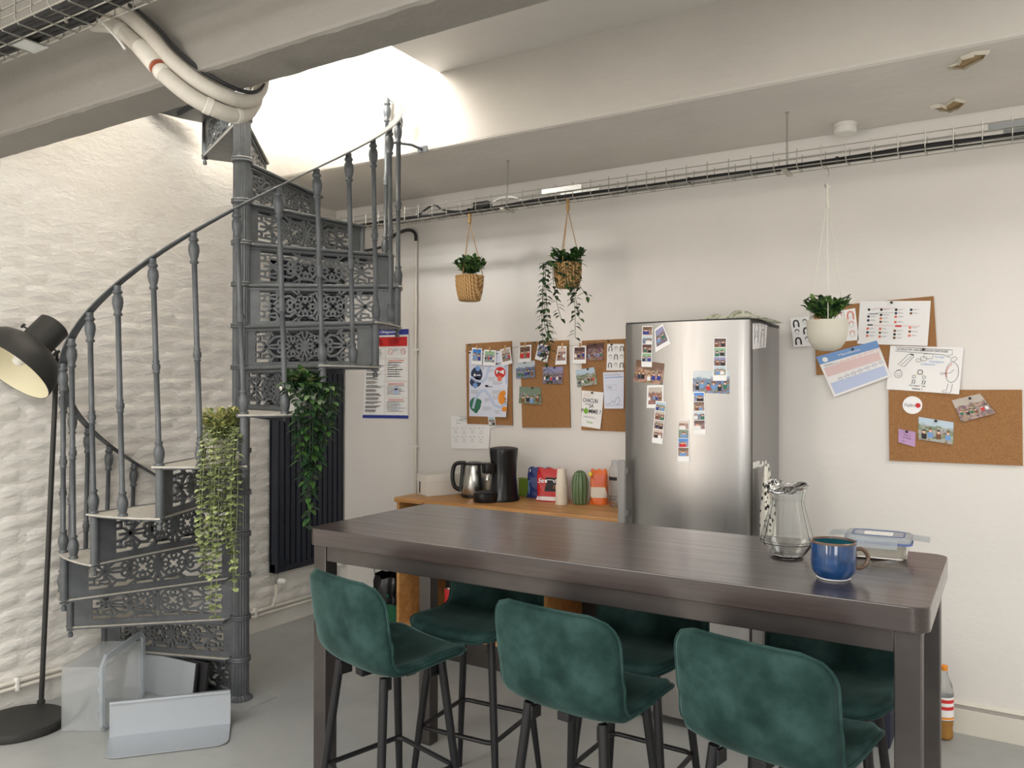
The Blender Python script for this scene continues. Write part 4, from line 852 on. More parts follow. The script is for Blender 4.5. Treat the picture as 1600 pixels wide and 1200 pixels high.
def vine(t, pts, L, mats, seed, gap=.02, wd=.5, pair=False, drop=.3, name='vine'):
    r = random.Random(seed); P = bez(pts, 8); s = MB().tube(P, .0013, 5); o = s.build(name, mats[0], t)
    ms = {k: MB() for k in mats}; acc = 0; sg = 1
    for a, b in zip(P, P[1:]):
        acc += (b-a).length
        while acc > gap:
            acc -= gap; ang = r.random()*2*PI
            for h in ((0, PI) if pair else (0,)):
                d = V((cos(ang+h), sin(ang+h), -drop+r.uniform(-.2, .2))); leaf(ms[r.choice(mats)], b, d, (0, 0, 1), L*r.uniform(.7, 1.15), L*wd, .12)
    for k, m in ms.items():
        if m.v: tag(m.build('leaves', k, o, ang=180), kind='stuff')
def basket(t, c, z0, z1, r0, r1):
    m = MB(); rows, n = 11, 30
    for i in range(rows+1):
        f = i/rows
        for k in range(n):
            a = 2*PI*k/n; rr = r0+(r1-r0)*f+.006*sin(PI*f)+(.0035 if ((i+k//1) % 2) else -.0025); m.v.append(V((c[0]+rr*cos(a), c[1]+rr*sin(a), z0+(z1-z0)*f+(.002 if k % 2 else -.002))))
    for i in range(rows):
        for k in range(n): m.f.append((i*n+k, i*n+(k+1) % n, i*n+n+(k+1) % n, i*n+n+k))
    m.f.append(tuple(range(n))[::-1])
    o = m.build('basket', 'basket', t, ang=180)
    rim = [(c[0]+r1*cos(2*PI*k/n), c[1]+r1*sin(2*PI*k/n), z1) for k in range(n)]; MB().tube(rim, .006, 6, True).build('rim', 'basket', o)
    MB().lathe([(0, z1-.02), (r1*.93, z1-.02)], 24, (c[0], c[1], 0)).build('soil', 'soil', o)
def ropes(t, c, z1, rr, top, n, mat, r=.0022, ph=.6):
    for k in range(n):
        a = 2*PI*k/n+ph; MB().tube([(c[0]+rr*cos(a), c[1]+rr*sin(a), z1), (c[0], c[1], top-.03), (c[0], c[1], top)], r, 6).build('rope', mat, t)
def knot(t, c, z, mat): MB().lathe([(.004, -.03), (.009, -.024), (.01, 0), (.007, .01), (.012, .022), (.009, .034), (.003, .036)], 10, (c[0], c[1], z)).build('knot', mat, t)
c = (-2.556, TY); h1 = thing('hanging_plant', 'small leafy plant in a woven basket hanging from the tray, leftmost', 'plant', (c[0], c[1], 2.03))
basket(h1, c, 2.03, 2.165, .057, .077); ropes(h1, c, 2.16, .077, 2.50, 3, 'rope'); knot(h1, c, 2.49, 'rope')
bush(h1, (c[0], c[1], 2.15), .115, .125, 260, .045, ('leaf_bright', 'leaf_mid', 'leaf_dark'), 3)
c = (-1.937, TY); h2 = thing('hanging_plant', 'trailing dark vine in a woven basket hanging above the cork boards', 'plant', (c[0], c[1], 2.06))
basket(h2, c, 2.065, 2.185, .056, .07); ropes(h2, c, 2.18, .07, 2.50, 3, 'rope'); knot(h2, c, 2.49, 'rope')
bush(h2, (c[0], c[1], 2.17), .11, .085, 200, .042, ('leaf_dark', 'leaf_mid'), 5)
r = random.Random(9)
for i in range(12):
    a = PI*(1.0+.95*i/11)+r.uniform(-.1, .1); ln = (.5, .62, .46, .4, .3, .16, .14, .2, .16, .4, .3, .2)[i]; rr = .085+.03*(i < 4); x, y = c[0]+rr*cos(a), c[1]+rr*sin(a)*.8
    vine(h2, [(c[0]+.04*cos(a), c[1]+.04*sin(a), 2.19), (x, y, 2.2), (x-.012, y-.01, 2.14), (x-.005+r.uniform(-.02, .03), y, 2.2-ln*.6), (x+.015+r.uniform(-.02, .03), y, 2.2-ln)], .042, ('leaf_dark', 'leaf_dark', 'leaf_mid'), 20+i, .016)
c = (-.663, TY); h3 = thing('hanging_plant', 'small leafy plant in a smooth cream pot on white strings, rightmost', 'plant', (c[0], c[1], 1.7))
MB().lathe([(0, 1.708), (.03, 1.709), (.055, 1.72), (.076, 1.75), (.084, 1.79), (.085, 1.842), (.081, 1.842), (.079, 1.8), (.06, 1.75)], 40, (c[0], c[1], 0)).build('pot', 'beige_pot', h3)
MB().lathe([(0, 1.822), (.08, 1.822)], 24, (c[0], c[1], 0)).build('soil', 'soil', h3)
ropes(h3, c, 1.835, .086, 2.40, 3, 'white_rope', .002, -1.35); MB().tube([(c[0], c[1], 2.33), (c[0], c[1], 2.435)], .005, 8).build('rope_end', 'white_rope', h3)
MB().tube(bez([(c[0]+.012, c[1], 2.425), (c[0], c[1], 2.415), (c[0]-.01, c[1], 2.43), (c[0], c[1], 2.46), (c[0]+.004, c[1], 2.49), (c[0]-.012, c[1], 2.518), (c[0]-.02, c[1], 2.50)], 6), .0028, 8).build('hook', 'steel', h3)
bush(h3, (c[0], c[1], 1.825), .12, .115, 300, .042, ('leaf_bright', 'leaf_mid', 'leaf_dark'), 11)
# plants on the staircase
a = A0+ST*5.86; rad_ = V((cos(a), sin(a), 0)); tan_ = V((-sin(a), cos(a), 0)); c = V((SX, SY, 6*HH+.001))+rad_*.66-tan_*.045
e1p = thing('potted_plant', 'pale green eucalyptus trailing from the lower stair treads beside the post', 'plant', c)
MB().lathe([(0, .001), (.05, 0), (.062, .11), (.058, .11), (.047, .01)], 24, c).build('pot', 'beige_pot', e1p)
bush(e1p, c+V((0, 0, .085)), .115, .135, 620, .032, ('leaf_euca_gold', 'leaf_euca_gold', 'leaf_euca'), 13)
r = random.Random(31)
for i in range(13):
    s_ = -1+2*i/12; b = c+tan_*(s_*.066); ln = (.44, .36, .5, .42, .30, .62, .66, .40, .36, .3, .56, .5, .44)[i]; rr = .12+r.uniform(0, .04)
    o_ = b+rad_*rr
    vine(e1p, [c+tan_*(s_*.03)+V((0,0,.12)), b+rad_*.07+V((0,0,.15)), o_+V((0,0,.07)), o_+V((0,0,.07-ln*.5))+tan_*r.uniform(-.012, .012), o_+V((0,0,.07-ln))+tan_*r.uniform(-.02, .02)], .028, ('leaf_euca', 'leaf_euca', 'leaf_pale'), 40+i, .017, .85, True, .05)
a = A0+ST*6.72; rad_ = V((cos(a), sin(a), 0)); tan_ = V((-sin(a), cos(a), 0)); c = V((SX, SY, 7*HH+.001))+rad_*.69-tan_*.0
e2p = thing('potted_plant', 'dark green leafy vine in a white pot trailing over the radiator from a tread', 'plant', c)
MB().lathe([(0, .001), (.045, 0), (.06, .10), (.064, .10), (.064, .112), (.058, .112), (.043, .01)], 24, c).build('pot', 'white_plastic', e2p)
bush(e2p, c+V((0, 0, .09))+rad_*.03+tan_*.03, .115, .075, 170, .052, ('leaf_dark', 'leaf_mid', 'leaf_mid', 'leaf_pale'), 17)
for i in range(16):
    s_ = -.75+2*i/15; b = c+tan_*(s_*.105); ln = r.uniform(.28, .42)*(1 if 3 < i < 10 else .72)+(.1 if i in(5, 6) else 0); o_ = b+rad_*(.125+r.uniform(0, .05))-tan_*(s_*.02)
    vine(e2p, [c+tan_*(s_*.03)+V((0,0,.1)), b+rad_*.09+V((0,0,.13)), o_+V((0,0,.06)), o_+V((0,0,.06-ln*.5))-tan_*(s_*.02), o_+V((0,0,.06-ln))-tan_*(s_*.05+.01)], .05, ('leaf_dark', 'leaf_mid', 'leaf_dark'), 70+i, .017, .5)
# ================================================================== papers, boards, photos
def txt_mesh(s, bold=False):
    cu = bpy.data.curves.new('t', 'FONT'); cu.body = s; cu.size = 1; cu.align_x = 'LEFT'
    if bold: cu.offset = .012
    o = bpy.data.objects.new('t', cu); me = bpy.data.meshes.new_from_object(o)
    vs = [v.co.copy() for v in me.vertices]; fs = [tuple(p.vertices) for p in me.polygons]
    bpy.data.objects.remove(o); bpy.data.curves.remove(cu); bpy.data.meshes.remove(me)
    x0, x1 = min(v.x for v in vs), max(v.x for v in vs); y0, y1 = min(v.y for v in vs), max(v.y for v in vs)
    return [((v.x-x0)/(x1-x0), (v.y-y0)/(y1-y0)) for v in vs], fs
def crop(x0, y0, sc, pts): return [(x0+a*sc, y0+b*sc) for a, b in pts]
class Sheet:
    """A flat sheet on the plane ax=val given by its four corners, TL TR BR BL, with prints on it."""
    def __init__(s, name, label, cat, px, ax='y', val=YB, off=.004, mat='paper', thick=.0012, curl=0, group=None, sag=0, fn=None, curlc=None):
        s.nrm = V((0, -1, 0)) if ax == 'y' else V((1, 0, 0)); s.off = off; s.curl = curl; s.curlc = curlc
        s.c = [at(u, v, ax, (val-off) if ax == 'y' else (val+off)) for u, v in px]; s.fn = fn
        ctr = sum(s.c, V())/4; s.t = thing(name, label, cat, ctr, 0, group); th = thick
        N = 8 if (curl or fn or curlc) else 1
        m = MB().grid(lambda u, v: s.P(u, v, th), N, N, uv=True)
        m.grid(lambda u, v: s.P(u, v, 0), N, N, flip=True, uv=True)
        n1 = (N+1)**2; ring = [i for i in range(N+1)]+[(j+1)*(N+1)-1 for j in range(1, N+1)]+[N*(N+1)+i for i in range(N-1, -1, -1)]+[j*(N+1) for j in range(N-1, 0, -1)]
        for i, q in enumerate(ring): k = ring[(i+1) % len(ring)]; m.f.append((q, k, k+n1, q+n1))
        s.th = th; s.o = m.build('sheet' if mat != 'cork' else 'cork_panel', mat, s.t, smooth=False); s.acc = {}
    def P(s, u, v, h=0):
        a = s.c[0].lerp(s.c[1], u); b = s.c[3].lerp(s.c[2], u); p = a.lerp(b, v)
        if s.curl: h = h+s.curl*(max(0, v)**2.5)*(.4+.6*u)
        if s.curlc: h = h+s.curlc*max(0, (u+v-1.2)/.8)**2
        p = p+s.nrm*h
        if s.fn: p = s.fn(p)
        return p
    def mb(s, mat, name, lay): 
        return s.acc.setdefault((name, mat, lay), MB())
    def rect(s, u0, u1, v0, v1, mat, name='print', lay=1):
        s.mb(mat, name, lay).grid(lambda a, b: s.P(u0+(u1-u0)*a, v0+(v1-v0)*b, s.th+.0004*lay), 3 if (s.curl or s.fn or s.curlc) else 1, 3 if (s.curl or s.fn or s.curlc) else 1, uv=True)
    def text(s, st, u0, u1, v0, v1, mat='ink', bold=False, lay=2, name='lettering', rot=0):
        vs, fs = txt_mesh(st, bold); s.mb(mat, name, lay).add([s.P(u0+(u1-u0)*x, v1+(v0-v1)*y-rot*x, s.th+.0004*lay) for x, y in vs], fs)
    def disc(s, u, v, r, mat, name='print', lay=1, asp=None, n=24):
        w = (s.c[1]-s.c[0]).length; h = (s.c[3]-s.c[0]).length; ru = r; rv_ = r*w/h if asp is None else asp
        s.mb(mat, name, lay).add([s.P(u, v, s.th+.0004*lay)]+[s.P(u+ru*cos(2*PI*i/n), v+rv_*sin(2*PI*i/n), s.th+.0004*lay) for i in range(n)], [(0, i+1, (i+1) % n+1) for i in range(n)])
    def line(s, pts, w, mat, name='drawing', lay=2, closed=False):
        W_ = (s.c[1]-s.c[0]).length; H_ = (s.c[3]-s.c[0]).length
        s.mb(mat, name, lay).ribbon([(a*W_, b*H_) for a, b in pts], w, lambda a, b, d: s.P(a/W_, b/H_, s.th+.0002+d), 0, .0003*lay, closed)
    def ring(s, u, v, r, w, mat, lay=2, n=20, k=1):
        W_ = (s.c[1]-s.c[0]).length; H_ = (s.c[3]-s.c[0]).length
        s.line([(u+r*cos(2*PI*i/n), v+k*r*W_/H_*sin(2*PI*i/n)) for i in range(n)], w, mat, 'drawing', lay, True)
    def rows(s, u0, u1, v0, v1, n, mat='ink_grey', seed=1, fill=.4, name='printed_lines'):
        r = random.Random(seed)
        for i in range(n):
            v = v0+(v1-v0)*i/n; s.rect(u0, u0+(u1-u0)*r.uniform(.55, 1), v, v+(v1-v0)/n*fill, mat, name)
    def pin(s, u, v, mat='black_plastic'):
        p = s.P(u, v, s.th); MB().lathe([(.001, 0), (.004, .0005), (.0035, .006), (.006, .0075), (.006, .01), (.003, .0115)], 12, p, s.nrm).build('push_pin', mat, s.t)
    def done(s):
        for (nm, mat, lay), m in s.acc.items():
            o = m.build(nm, mat, s.o, smooth=False)
            if nm in ('lettering', 'printed_lines', 'drawing', 'figures', 'portrait', 'footprints'): o['kind'] = 'stuff'
        return s
# ---- safety notice
s = Sheet('safety_notice', 'printed safety notice with blue header and red block behind the staircase', 'poster', [(572,516),(639,514),(638.4,654),(567,653)], off=.004, mat='poster_cream', thick=.003)
s.rect(0, 1, 0, .062, 'blue_block', 'header'); s.text('Affichage Obligatoire', .04, .72, .012, .05, 'white_print', True)
s.rect(.02, .97, .085, .19, 'red_block', 'red_panel'); s.rows(.06, .5, .1, .18, 4, 'pink_block', 3); s.rows(.55, .92, .1, .18, 5, 'pink_block', 4)
s.rect(.5, .97, .205, .32, 'white_print', 'panel'); s.rect(.02, .47, .205, .32, 'white_print', 'panel')
for u in (.59, .88): s.ring(u, .25, .05, .003, 'ink_red'); s.line([(u-.035, .235), (u+.035, .265)], .0025, 'ink_red')
s.rows(.66, .8, .215, .25, 4, 'sky_block', 6); s.rows(.05, .42, .225, .31, 5, 'ink_grey', 5)
s.rect(.02, .47, .335, .955, 'white_print', 'panel'); s.rows(.05, .42, .35, .95, 26, 'salmon', 7, .3); s.rows(.05, .45, .36, .96, 13, 'ink_grey', 8, .15)
for v0, v1 in ((.34, .57), (.6, .76), (.78, .955)): s.rect(.5, .97, v0, v1, 'white_print', 'panel'); s.rect(.56, .9, v0+.008, v0+.018, 'salmon', 'heading', 2); s.rows(.53, .94, v0+.03, v1-.02, 7, 'pale_blue', int(v0*90), .35)
s.line([(.73, .4), (.73, .54)], .003, 'ink_grey'); s.line([(.66, .42), (.73, .39), (.8, .42)], .003, 'ink_grey'); s.ring(.7, .86, .05, .003, 'pale_blue'); s.ring(.76, .87, .06, .003, 'pale_blue'); s.disc(.73, .66, .04, 'pale_blue', lay=2); s.disc(.73, .70, .06, 'pale_blue', lay=2)
s.rect(0, 1, .965, 1, 'blue_block', 'footer'); s.done()
# ---- cork boards
K3 = lambda *p: crop(700, 500, .18331, p)
K6 = lambda *p: crop(1220, 440, .25, p)
Sheet('cork_board', 'cork board with the colourful map poster, left of three in a row', 'cork board', [(729.3,537.6),(799.9,533),(801.7,664.4),(731,662)], off=.003, mat='cork', thick=.009)
Sheet('cork_board', 'cork board mostly bare below three photos, middle of three in a row', 'cork board', [(814,535),(889,531.5),(892,668),(817,668)], off=.003, mat='cork', thick=.009)
Sheet('cork_board', 'cork board half hidden by the refrigerator, right of three in a row', 'cork board', [(910.3,532.6),(988,529),(989,675),(909.3,671.8)], off=.003, mat='cork', thick=.009)
Sheet('cork_board', 'tilted cork board behind the cream hanging pot', 'cork board', [(1272,481),(1458.7,463),(1466,578),(1276,586)], off=.003, mat='cork', thick=.008)
Sheet('cork_board', 'wide cork board at the far right with two photos', 'cork board', K6((675,678),(1508,676),(1513,1150),(680,1118)), off=.003, mat='cork', thick=.009)
O1 = .0145
# ---- map poster
s = Sheet('map_poster', 'white poster with winding blue path and coloured blobs on the left cork board', 'poster', K3((180,262),(515,262),(510,828),(182,820)), off=O1, mat='paper_blue', curlc=.02)
s.line([(.66,.12),(.5,.28),(.44,.42),(.36,.47),(.18,.46),(.05,.40)], .018, 'river', 'river', 1); s.line([(.9,.1),(.96,.3),(.97,.5)], .016, 'river', 'river', 1); s.line([(.1,.88),(.16,.74),(.3,.62),(.42,.6),(.55,.7),(.66,.82),(.82,.86),(.95,.8)], .018, 'river', 'river', 1)
for u, v, r, k, m in ((.2, .36, .15, .11, 'navy_block'), (.17, .48, .15, .075, 'navy_block'), (.8, .33, .14, .085, 'red_block'), (.16, .82, .15, .11, 'green_block'), (.86, .71, .1, .1, 'orange_block'), (.94, .88, .07, .04, 'orange_block')): s.disc(u, v, r, m, asp=k, lay=1)
for u, v, m in ((.23, .27, 'sky_block'), (.16, .53, 'sky_block'), (.79, .42, 'salmon'), (.27, .78, 'green_block'), (.18, .91, 'green_block'), (.9, .64, 'orange_block')): s.disc(u, v, .06, m, lay=2)
s.disc(.15, .37, .03, 'white_print', lay=3); s.rect(.2, .3, .365, .38, 'white_print', lay=3); s.text('M', .7, .9, .29, .35, 'white_print', True, 3)
for i, (u, v, w) in enumerate(((.5, .4, .2), (.62, .46, .3), (.05, .6, .3), (.6, .6, .25), (.4, .72, .18), (.36, .85, .25), (.66, .9, .25), (.45, .28, .2), (.3, .24, .15), (.62, .68, .2))): s.rows(u, u+w, v, v+.06, 5, 'ink_grey', 20+i, .3)
for i in range(7): s.rect(.04+.04*i, .06+.04*i, .42+.012*i, .435+.012*i, 'ink', 'footprints', 3); s.rect(.93+.008*i, .96+.008*i, .7+.03*i if i < 4 else .86, .715+.03*i if i < 4 else .87, 'ink', 'footprints', 3) if i < 4 else None
s.rect(.42, .5, .52, .55, 'ink', 'house', 2); s.rect(.46, .6, .535, .555, 'ink_grey', 'house', 2); s.text('MIT', .68, .82, .18, .215, 'ink', True); s.rect(.35, .75, .04, .05, 'ink', 'heading'); s.pin(.03, .03); s.done()
# ---- doodle sheet
s = Sheet('doodle_sheet', 'white sheet with hand drawn faces and a ribbon banner above the kettle', 'paper', K3((25,820),(362,822),(355,1097),(32,1097)), off=.004, curl=.012)
s.line([(.22,.0),(.63,.02),(.62,.15),(.24,.14)], .0015, 'ink', closed=True); s.line([(.24,.12),(.15,.12),(.17,.17),(.15,.22),(.26,.21)], .0015, 'ink'); s.line([(.63,.12),(.74,.13),(.71,.17),(.74,.22),(.6,.21)], .0015, 'ink'); s.text('LES PRENOMS', .26, .58, .04, .11, 'ink')
r = random.Random(8)
for j in range(2):
    for i in range(4):
        u, v = .12+.22*i, .40+.27*j
        s.line([(u-.07,v),(u-.05,v-.05),(u-.02,v-.02)], .0012, 'ink'); s.line([(u+.02,v-.03),(u+.05,v-.06),(u+.07,v-.02)], .0012, 'ink'); s.line([(u-.04,v+.09),(u,v+.11+.03*(i % 2)),(u+.05,v+.09)], .0012, 'ink'); s.rect(u-.03, u+.04, v+.04, v+.05, 'ink_grey', 'caption')
s.done()
# ---- photos
def photo(label, px, k, border=0, off=O1, bot=None, ax='y', val=YB, fn=None, cat='photo', name='photo', pin=None, curl=0, strip=0, group=None):
    s = Sheet(name, label, cat, px, ax, val, off, 'white_print' if (border or strip) else PH[k], .0008, fn=fn, curl=curl, group=group)
    rnd = random.Random(k*7+int(px[0][0]))
    def people(u0, u1, v0, v1, n):
        W_ = (s.c[1]-s.c[0]).length; H_ = (s.c[3]-s.c[0]).length
        for i in range(n):
            u = u0+(u1-u0)*(i+.5+rnd.uniform(-.2, .2))/n; r = (u1-u0)/n*.3; v = v0+(v1-v0)*rnd.uniform(.42, .55); ra = min(r*W_/H_, (v1-v0)*.14)
            vb = min(v1, v+ra*3.4); s.rect(max(u0, u-r*1.1), min(u1, u+r*1.1), v+ra*.8, vb, rnd.choice(('ink', 'navy_block', 'red_block', 'sky_block', 'green_block', 'brown_hair', 'paper', 'blue_block')), 'figures', 2); s.disc(u, v, r*.62, 'skin', 'figures', 3, asp=ra, n=12); s.rect(u-r*.6, u+r*.6, v-ra*1.15, v-ra*.4, rnd.choice(('ink', 'brown_hair')), 'figures', 4)
    if strip:
        for i in range(strip): s.rect(.07, .93, .025+.215*i, .225+.215*i, PH[(k+i*3) % len(PH)], 'picture'); people(.07, .93, .025+.215*i, .225+.215*i, rnd.choice((1, 2, 2)))
    elif border: s.rect(border, 1-border, border*.9, 1-(bot or .22), PH[k], 'picture'); people(border, 1-border, border*.9, 1-(bot or .22), rnd.choice((2, 3, 4)))
    else: people(.06, .94, .2, 1, rnd.choice((4, 5, 6)))
    if pin: s.pin(*pin)
    return s.done()
PP = [((205,235),(292,240),(288,382),(200,377)), ((308,252),(410,258),(405,392),(300,385)), ((445,250),(530,230),(548,370),(462,392)), ((605,220),(712,210),(708,357),(600,363)), ((772,195),(872,225),(845,362),(740,333)), ((938,222),(1012,222),(1010,378),(912,382)), ((1070,222),(1178,218),(1177,370),(1062,370))]
LB = ['instant photo of blue sky and sea, first from the left on the string', 'instant photo of green trees and people, second from the left on the string', 'instant photo of a dark interior group, tilted, third on the string', 'instant photo of a group around a table, fourth on the string', 'tilted instant photo of a dusk landscape, fifth on the string', 'instant photo half covered by the hanging vine, sixth on the string', 'instant photo of a seated group in red, last on the string']
for i, q in enumerate(PP):
    photo(LB[i], K3(*q), (0, 1, 2, 3, 4, 5, 9)[i], .1, O1+.012, .22, group='instant photos on the string', name='instant_photo')
    u, v = K3(((q[0][0]+q[1][0])/2, (q[0][1]+q[1][1])/2-4))[0]; p = at(u, v, 'y', YB-O1-.013)
    pg = thing('clothes_peg', 'tiny wooden peg holding the %s photo on the string' % ('first', 'second', 'third', 'fourth', 'fifth', 'sixth', 'last')[i], 'peg', p)
    for dy in (-.004, .005): MB().obox(p+V((0, dy, -.002)), (.0035, 0, 0), (0, .0028, 0), (.001*(i % 3-1), 0, .016)).build('jaw', 'peg_wood', pg, bevel=.001)
    MB().tube([p+V((-.004, -.004, .002)), p+V((-.004, .005, .002))], .0012, 5).build('spring', 'steel', pg)
sp = [(145,270),(160,240),(190,213),(248,238),(350,250),(480,246),(540,238),(660,214),(745,192),(820,206),(900,218),(1000,220),(1120,218),(1180,212),(1370,180)]
st_ = thing('photo_string', 'thin string strung across three cork boards with photos pegged to it', 'string', at(*K3((745,192))[0], 'y', YB-.02))
MB().tube(bez([at(u, v, 'y', YB-O1-.012) for u, v in K3(*sp)], 4), .0013, 5).build('cord', 'rope', st_)
for q in ((190,213),(745,192),(1370,180)):
    p = at(*K3(q)[0], 'y', YB-.012); MB().lathe([(.001, 0), (.004, .0005), (.0035, .008), (.006, .0095), (.006, .012), (.003, .0135)], 12, p, (0,-1,0)).build('push_pin', 'black_plastic', st_)
photo('unframed photo of a lit room, top of the right cork board', K3((1185,200),(1328,195),(1325,340),(1187,347)), 9, pin=(.5, .04), curl=.006)
photo('colour photo overlapping the left edge of the middle cork board', K3((575,368),(740,345),(748,488),(585,502)), 6, curl=.01, pin=(.5, .04))
photo('photo of a long blue table on the middle cork board', K3((810,402),(982,398),(978,545),(808,542)), 4, pin=(.6, .05), curl=.008)
photo('photo of people on grass overlapping the right cork board', K3((1088,428),(1245,402),(1280,548),(1105,573)), 7, pin=(.68, .06), curl=.008)
photo('photo of a person outdoors, lowest on the middle cork board', K3((610,567),(788,575),(803,720),(606,708)), 8, pin=(.64, .05), curl=.01)
photo('small snapshot at the corner of the doodle sheet', K3((340,820),(400,820),(408,912),(350,915)), 7, .08, .016, .12)
def hair(s, u, v, k, w=.0022, mat='ink', long=True):
    h = k*(s.c[1]-s.c[0]).length/(s.c[3]-s.c[0]).length
    s.ring(u, v, k*.55, .001, 'ink_grey', 2, 14, 1.2)
    if long: s.line([(u-k*.7, v+h*1.2), (u-k*.75, v), (u-k*.5, v-h*.8), (u, v-h), (u+k*.5, v-h*.8), (u+k*.75, v), (u+k*.7, v+h*1.2)], w*1.8, mat)
    else: s.line([(u-k*.6, v-h*.2), (u-k*.4, v-h*.75), (u, v-h*.9), (u+k*.4, v-h*.75), (u+k*.6, v-h*.2)], w, mat)
s = Sheet('hairstyle_sheet', 'white sheet of black drawn hairstyles beside the refrigerator', 'paper', K3((1358,205),(1500,203),(1500,430),(1352,430)), off=O1, curl=.004)
for j in range(3):
    for i in range(3): hair(s, .2+.34*i, .18+.31*j, .13, long=(i+j) % 2 == 0)
s.pin(.3, .03); s.done()
s = Sheet('notes_sheet', 'pale lilac sheet with a sketched plan beside the refrigerator', 'paper', K3((1322,447),(1500,440),(1500,755),(1335,755)), off=O1+.004, mat='paper_blue', curl=.006)
s.line([(.08,.09),(.14,.06),(.18,.1),(.24,.06),(.3,.1),(.36,.05),(.4,.1),(.5,.06),(.56,.1),(.64,.05),(.72,.1),(.85,.06)], .0016, 'ink'); s.line([(.06,.15),(.95,.14)], .004, 'sky_block'); s.line([(.14,.36),(.62,.35),(.64,.5),(.15,.5)], .0012, 'ink_grey', closed=True); s.rows(.2, .5, .39, .47, 3, 'ink_grey', 3)
s.line([(.1,.88),(.35,.86),(.4,.8),(.48,.78),(.5,.86),(.55,.84),(.62,.72),(.74,.68),(.82,.78),(.74,.88),(.6,.88)], .0015, 'ink'); s.line([(.08,.92),(.95,.9)], .0012, 'ink'); s.done()
s = Sheet('event_poster', 'cream poster reading CHACUN POUR SA POMME with a green apple', 'poster', K3((1142,600),(1327,617),(1305,930),(1137,905)), off=O1+.001, curlc=.012)
s.rows(.1, .42, .06, .11, 2, 'pink_block', 2); s.text('OSE PARLER', .08, .4, .12, .155, 'peg_wood'); s.text('CHACUN', .06, .76, .2, .315, 'ink', True); s.text('POUR', .16, .34, .345, .385, 'ink', True); s.text('SA', .36, .58, .34, .455, 'ink', True); s.text('P', .0, .1, .5, .615, 'ink', True); s.disc(.22, .56, .115, 'apple_green'); s.line([(.22, .5), (.25, .45)], .004, 'apple_green'); s.text('MME ?', .36, .94, .49, .61, 'ink', True); s.rows(.1, .9, .7, .75, 2, 'ink_grey', 3); s.text('VIVA', .25, .58, .83, .895, 'apple_green', True); s.pin(.5, .04); s.done()
# ---- right hand boards
s = Sheet('directory_sheet', 'white printed directory with tiny portraits in rows, top right', 'paper', K6((495,122),(938,120),(918,403),(478,388)), off=.0125, curlc=.012)
for i, u in enumerate((.14, .32, .53, .74)):
    for v in ((.2, .36, .45, .64, .73, .81), (.2, .32, .4, .48, .64, .73, .82), (.2, .28, .36, .48, .68, .76, .84), (.2, .28, .6, .69, .78))[i]: s.disc(u, v, .02, random.Random(int(v*100)+i).choice(('brown_hair', 'ink', 'navy_block', 'salmon')), 'portrait', 2, n=12); s.rows(u+.03, u+.12, v-.015, v+.015, 2, 'ink_grey', int(v*77))
s.line([(.22,.17),(.5,.17)], .0012, 'salmon'); s.line([(.24,.27),(.5,.27)], .0012, 'ink_grey'); s.line([(.22,.56),(.5,.56)], .0012, 'salmon'); s.line([(.6,.56),(.88,.56)], .0012, 'salmon'); s.rect(.13, .21, .54, .57, 'ink', 'heading'); s.rect(.53, .62, .55, .59, 'red_block', 'heading'); s.rect(.14, .28, .29, .305, 'ink', 'heading'); s.pin(.46, .04); s.done()
s = Sheet('project_sheet', 'tilted blue and pink printed sheet below the cream hanging pot', 'paper', K6((220,470),(600,368),(690,592),(335,722)), off=.0135, mat='paper', curl=.012)
s.rect(.0, 1, 0, .2, 'sky_block', 'header'); s.disc(.12, .12, .045, 'white_print', lay=2); s.text('Manifeste', .35, .7, .08, .13, 'white_print'); s.rect(.04, .96, .3, .52, 'pink_block', 'panel'); s.rect(.04, .96, .68, .95, 'pale_blue', 'panel'); s.rows(.08, .9, .42, .52, 3, 'salmon', 3, .3); s.rows(.08, .8, .74, .93, 5, 'blue_block', 5, .2)
s.line([(.3,.28),(.95,.22)], .001, 'salmon'); s.line([(.2,.64),(.96,.57)], .001, 'blue_block')
for i in range(7): s.ring(.36+.1*i, .285-.006*i, .028, .001, 'salmon', 2, 14); s.ring(.22+.12*i, .65-.012*i, .03, .001, 'blue_block', 2, 14)
s.rows(.06, .3, .24, .29, 2, 'ink_grey', 8); s.pin(.6, .06); s.done()
s = Sheet('cartoon_sheet', 'white sheet with a hand drawn walking egg figure and pencil sketch', 'paper', K6((685,400),(1143,412),(1115,705),(660,672)), off=.013, curlc=.016)
s.line([(.08,.03),(.86,.06),(.86,.17),(.8,.17),(.83,.22),(.74,.17),(.08,.12)], .0018, 'ink', closed=True); s.text('INTERACTIF, UNE REFLEXION PARTAGEE', .1, .8, .055, .105, 'ink', True, rot=-.02)
s.line([(.13,.43),(.27,.18),(.33,.18),(.34,.24),(.22,.47)], .0018, 'ink', closed=True); s.line([(.17,.45),(.31,.22)], .0015, 'ink'); s.line([(.29,.18),(.335,.19),(.33,.22)], .005, 'ink')
for u, v, w, h in ((.48,.16,.12,.1),(.44,.23,.08,.08),(.38,.28,.07,.06)): s.line([(u,v),(u+w,v),(u+w,v+h),(u+w*.6,v+h),(u+w*.5,v+h*1.3),(u+w*.4,v+h),(u,v+h)], .0016, 'ink', closed=True)
s.text('Partage', .63, .76, .2, .25, 'sky_block'); s.text("d'intelligence", .56, .76, .3, .36, 'sky_block'); s.text('collective', .45, .64, .36, .41, 'sky_block')
s.ring(.15, .64, .052, .0016, 'ink', 2, 18, 1.1); s.line([(.12,.55),(.18,.54)], .002, 'ink'); s.disc(.13, .63, .006, 'ink', 'drawing', 2); s.disc(.17, .63, .006, 'ink', 'drawing', 2); s.line([(.13,.67),(.15,.685),(.18,.67)], .0015, 'ink')
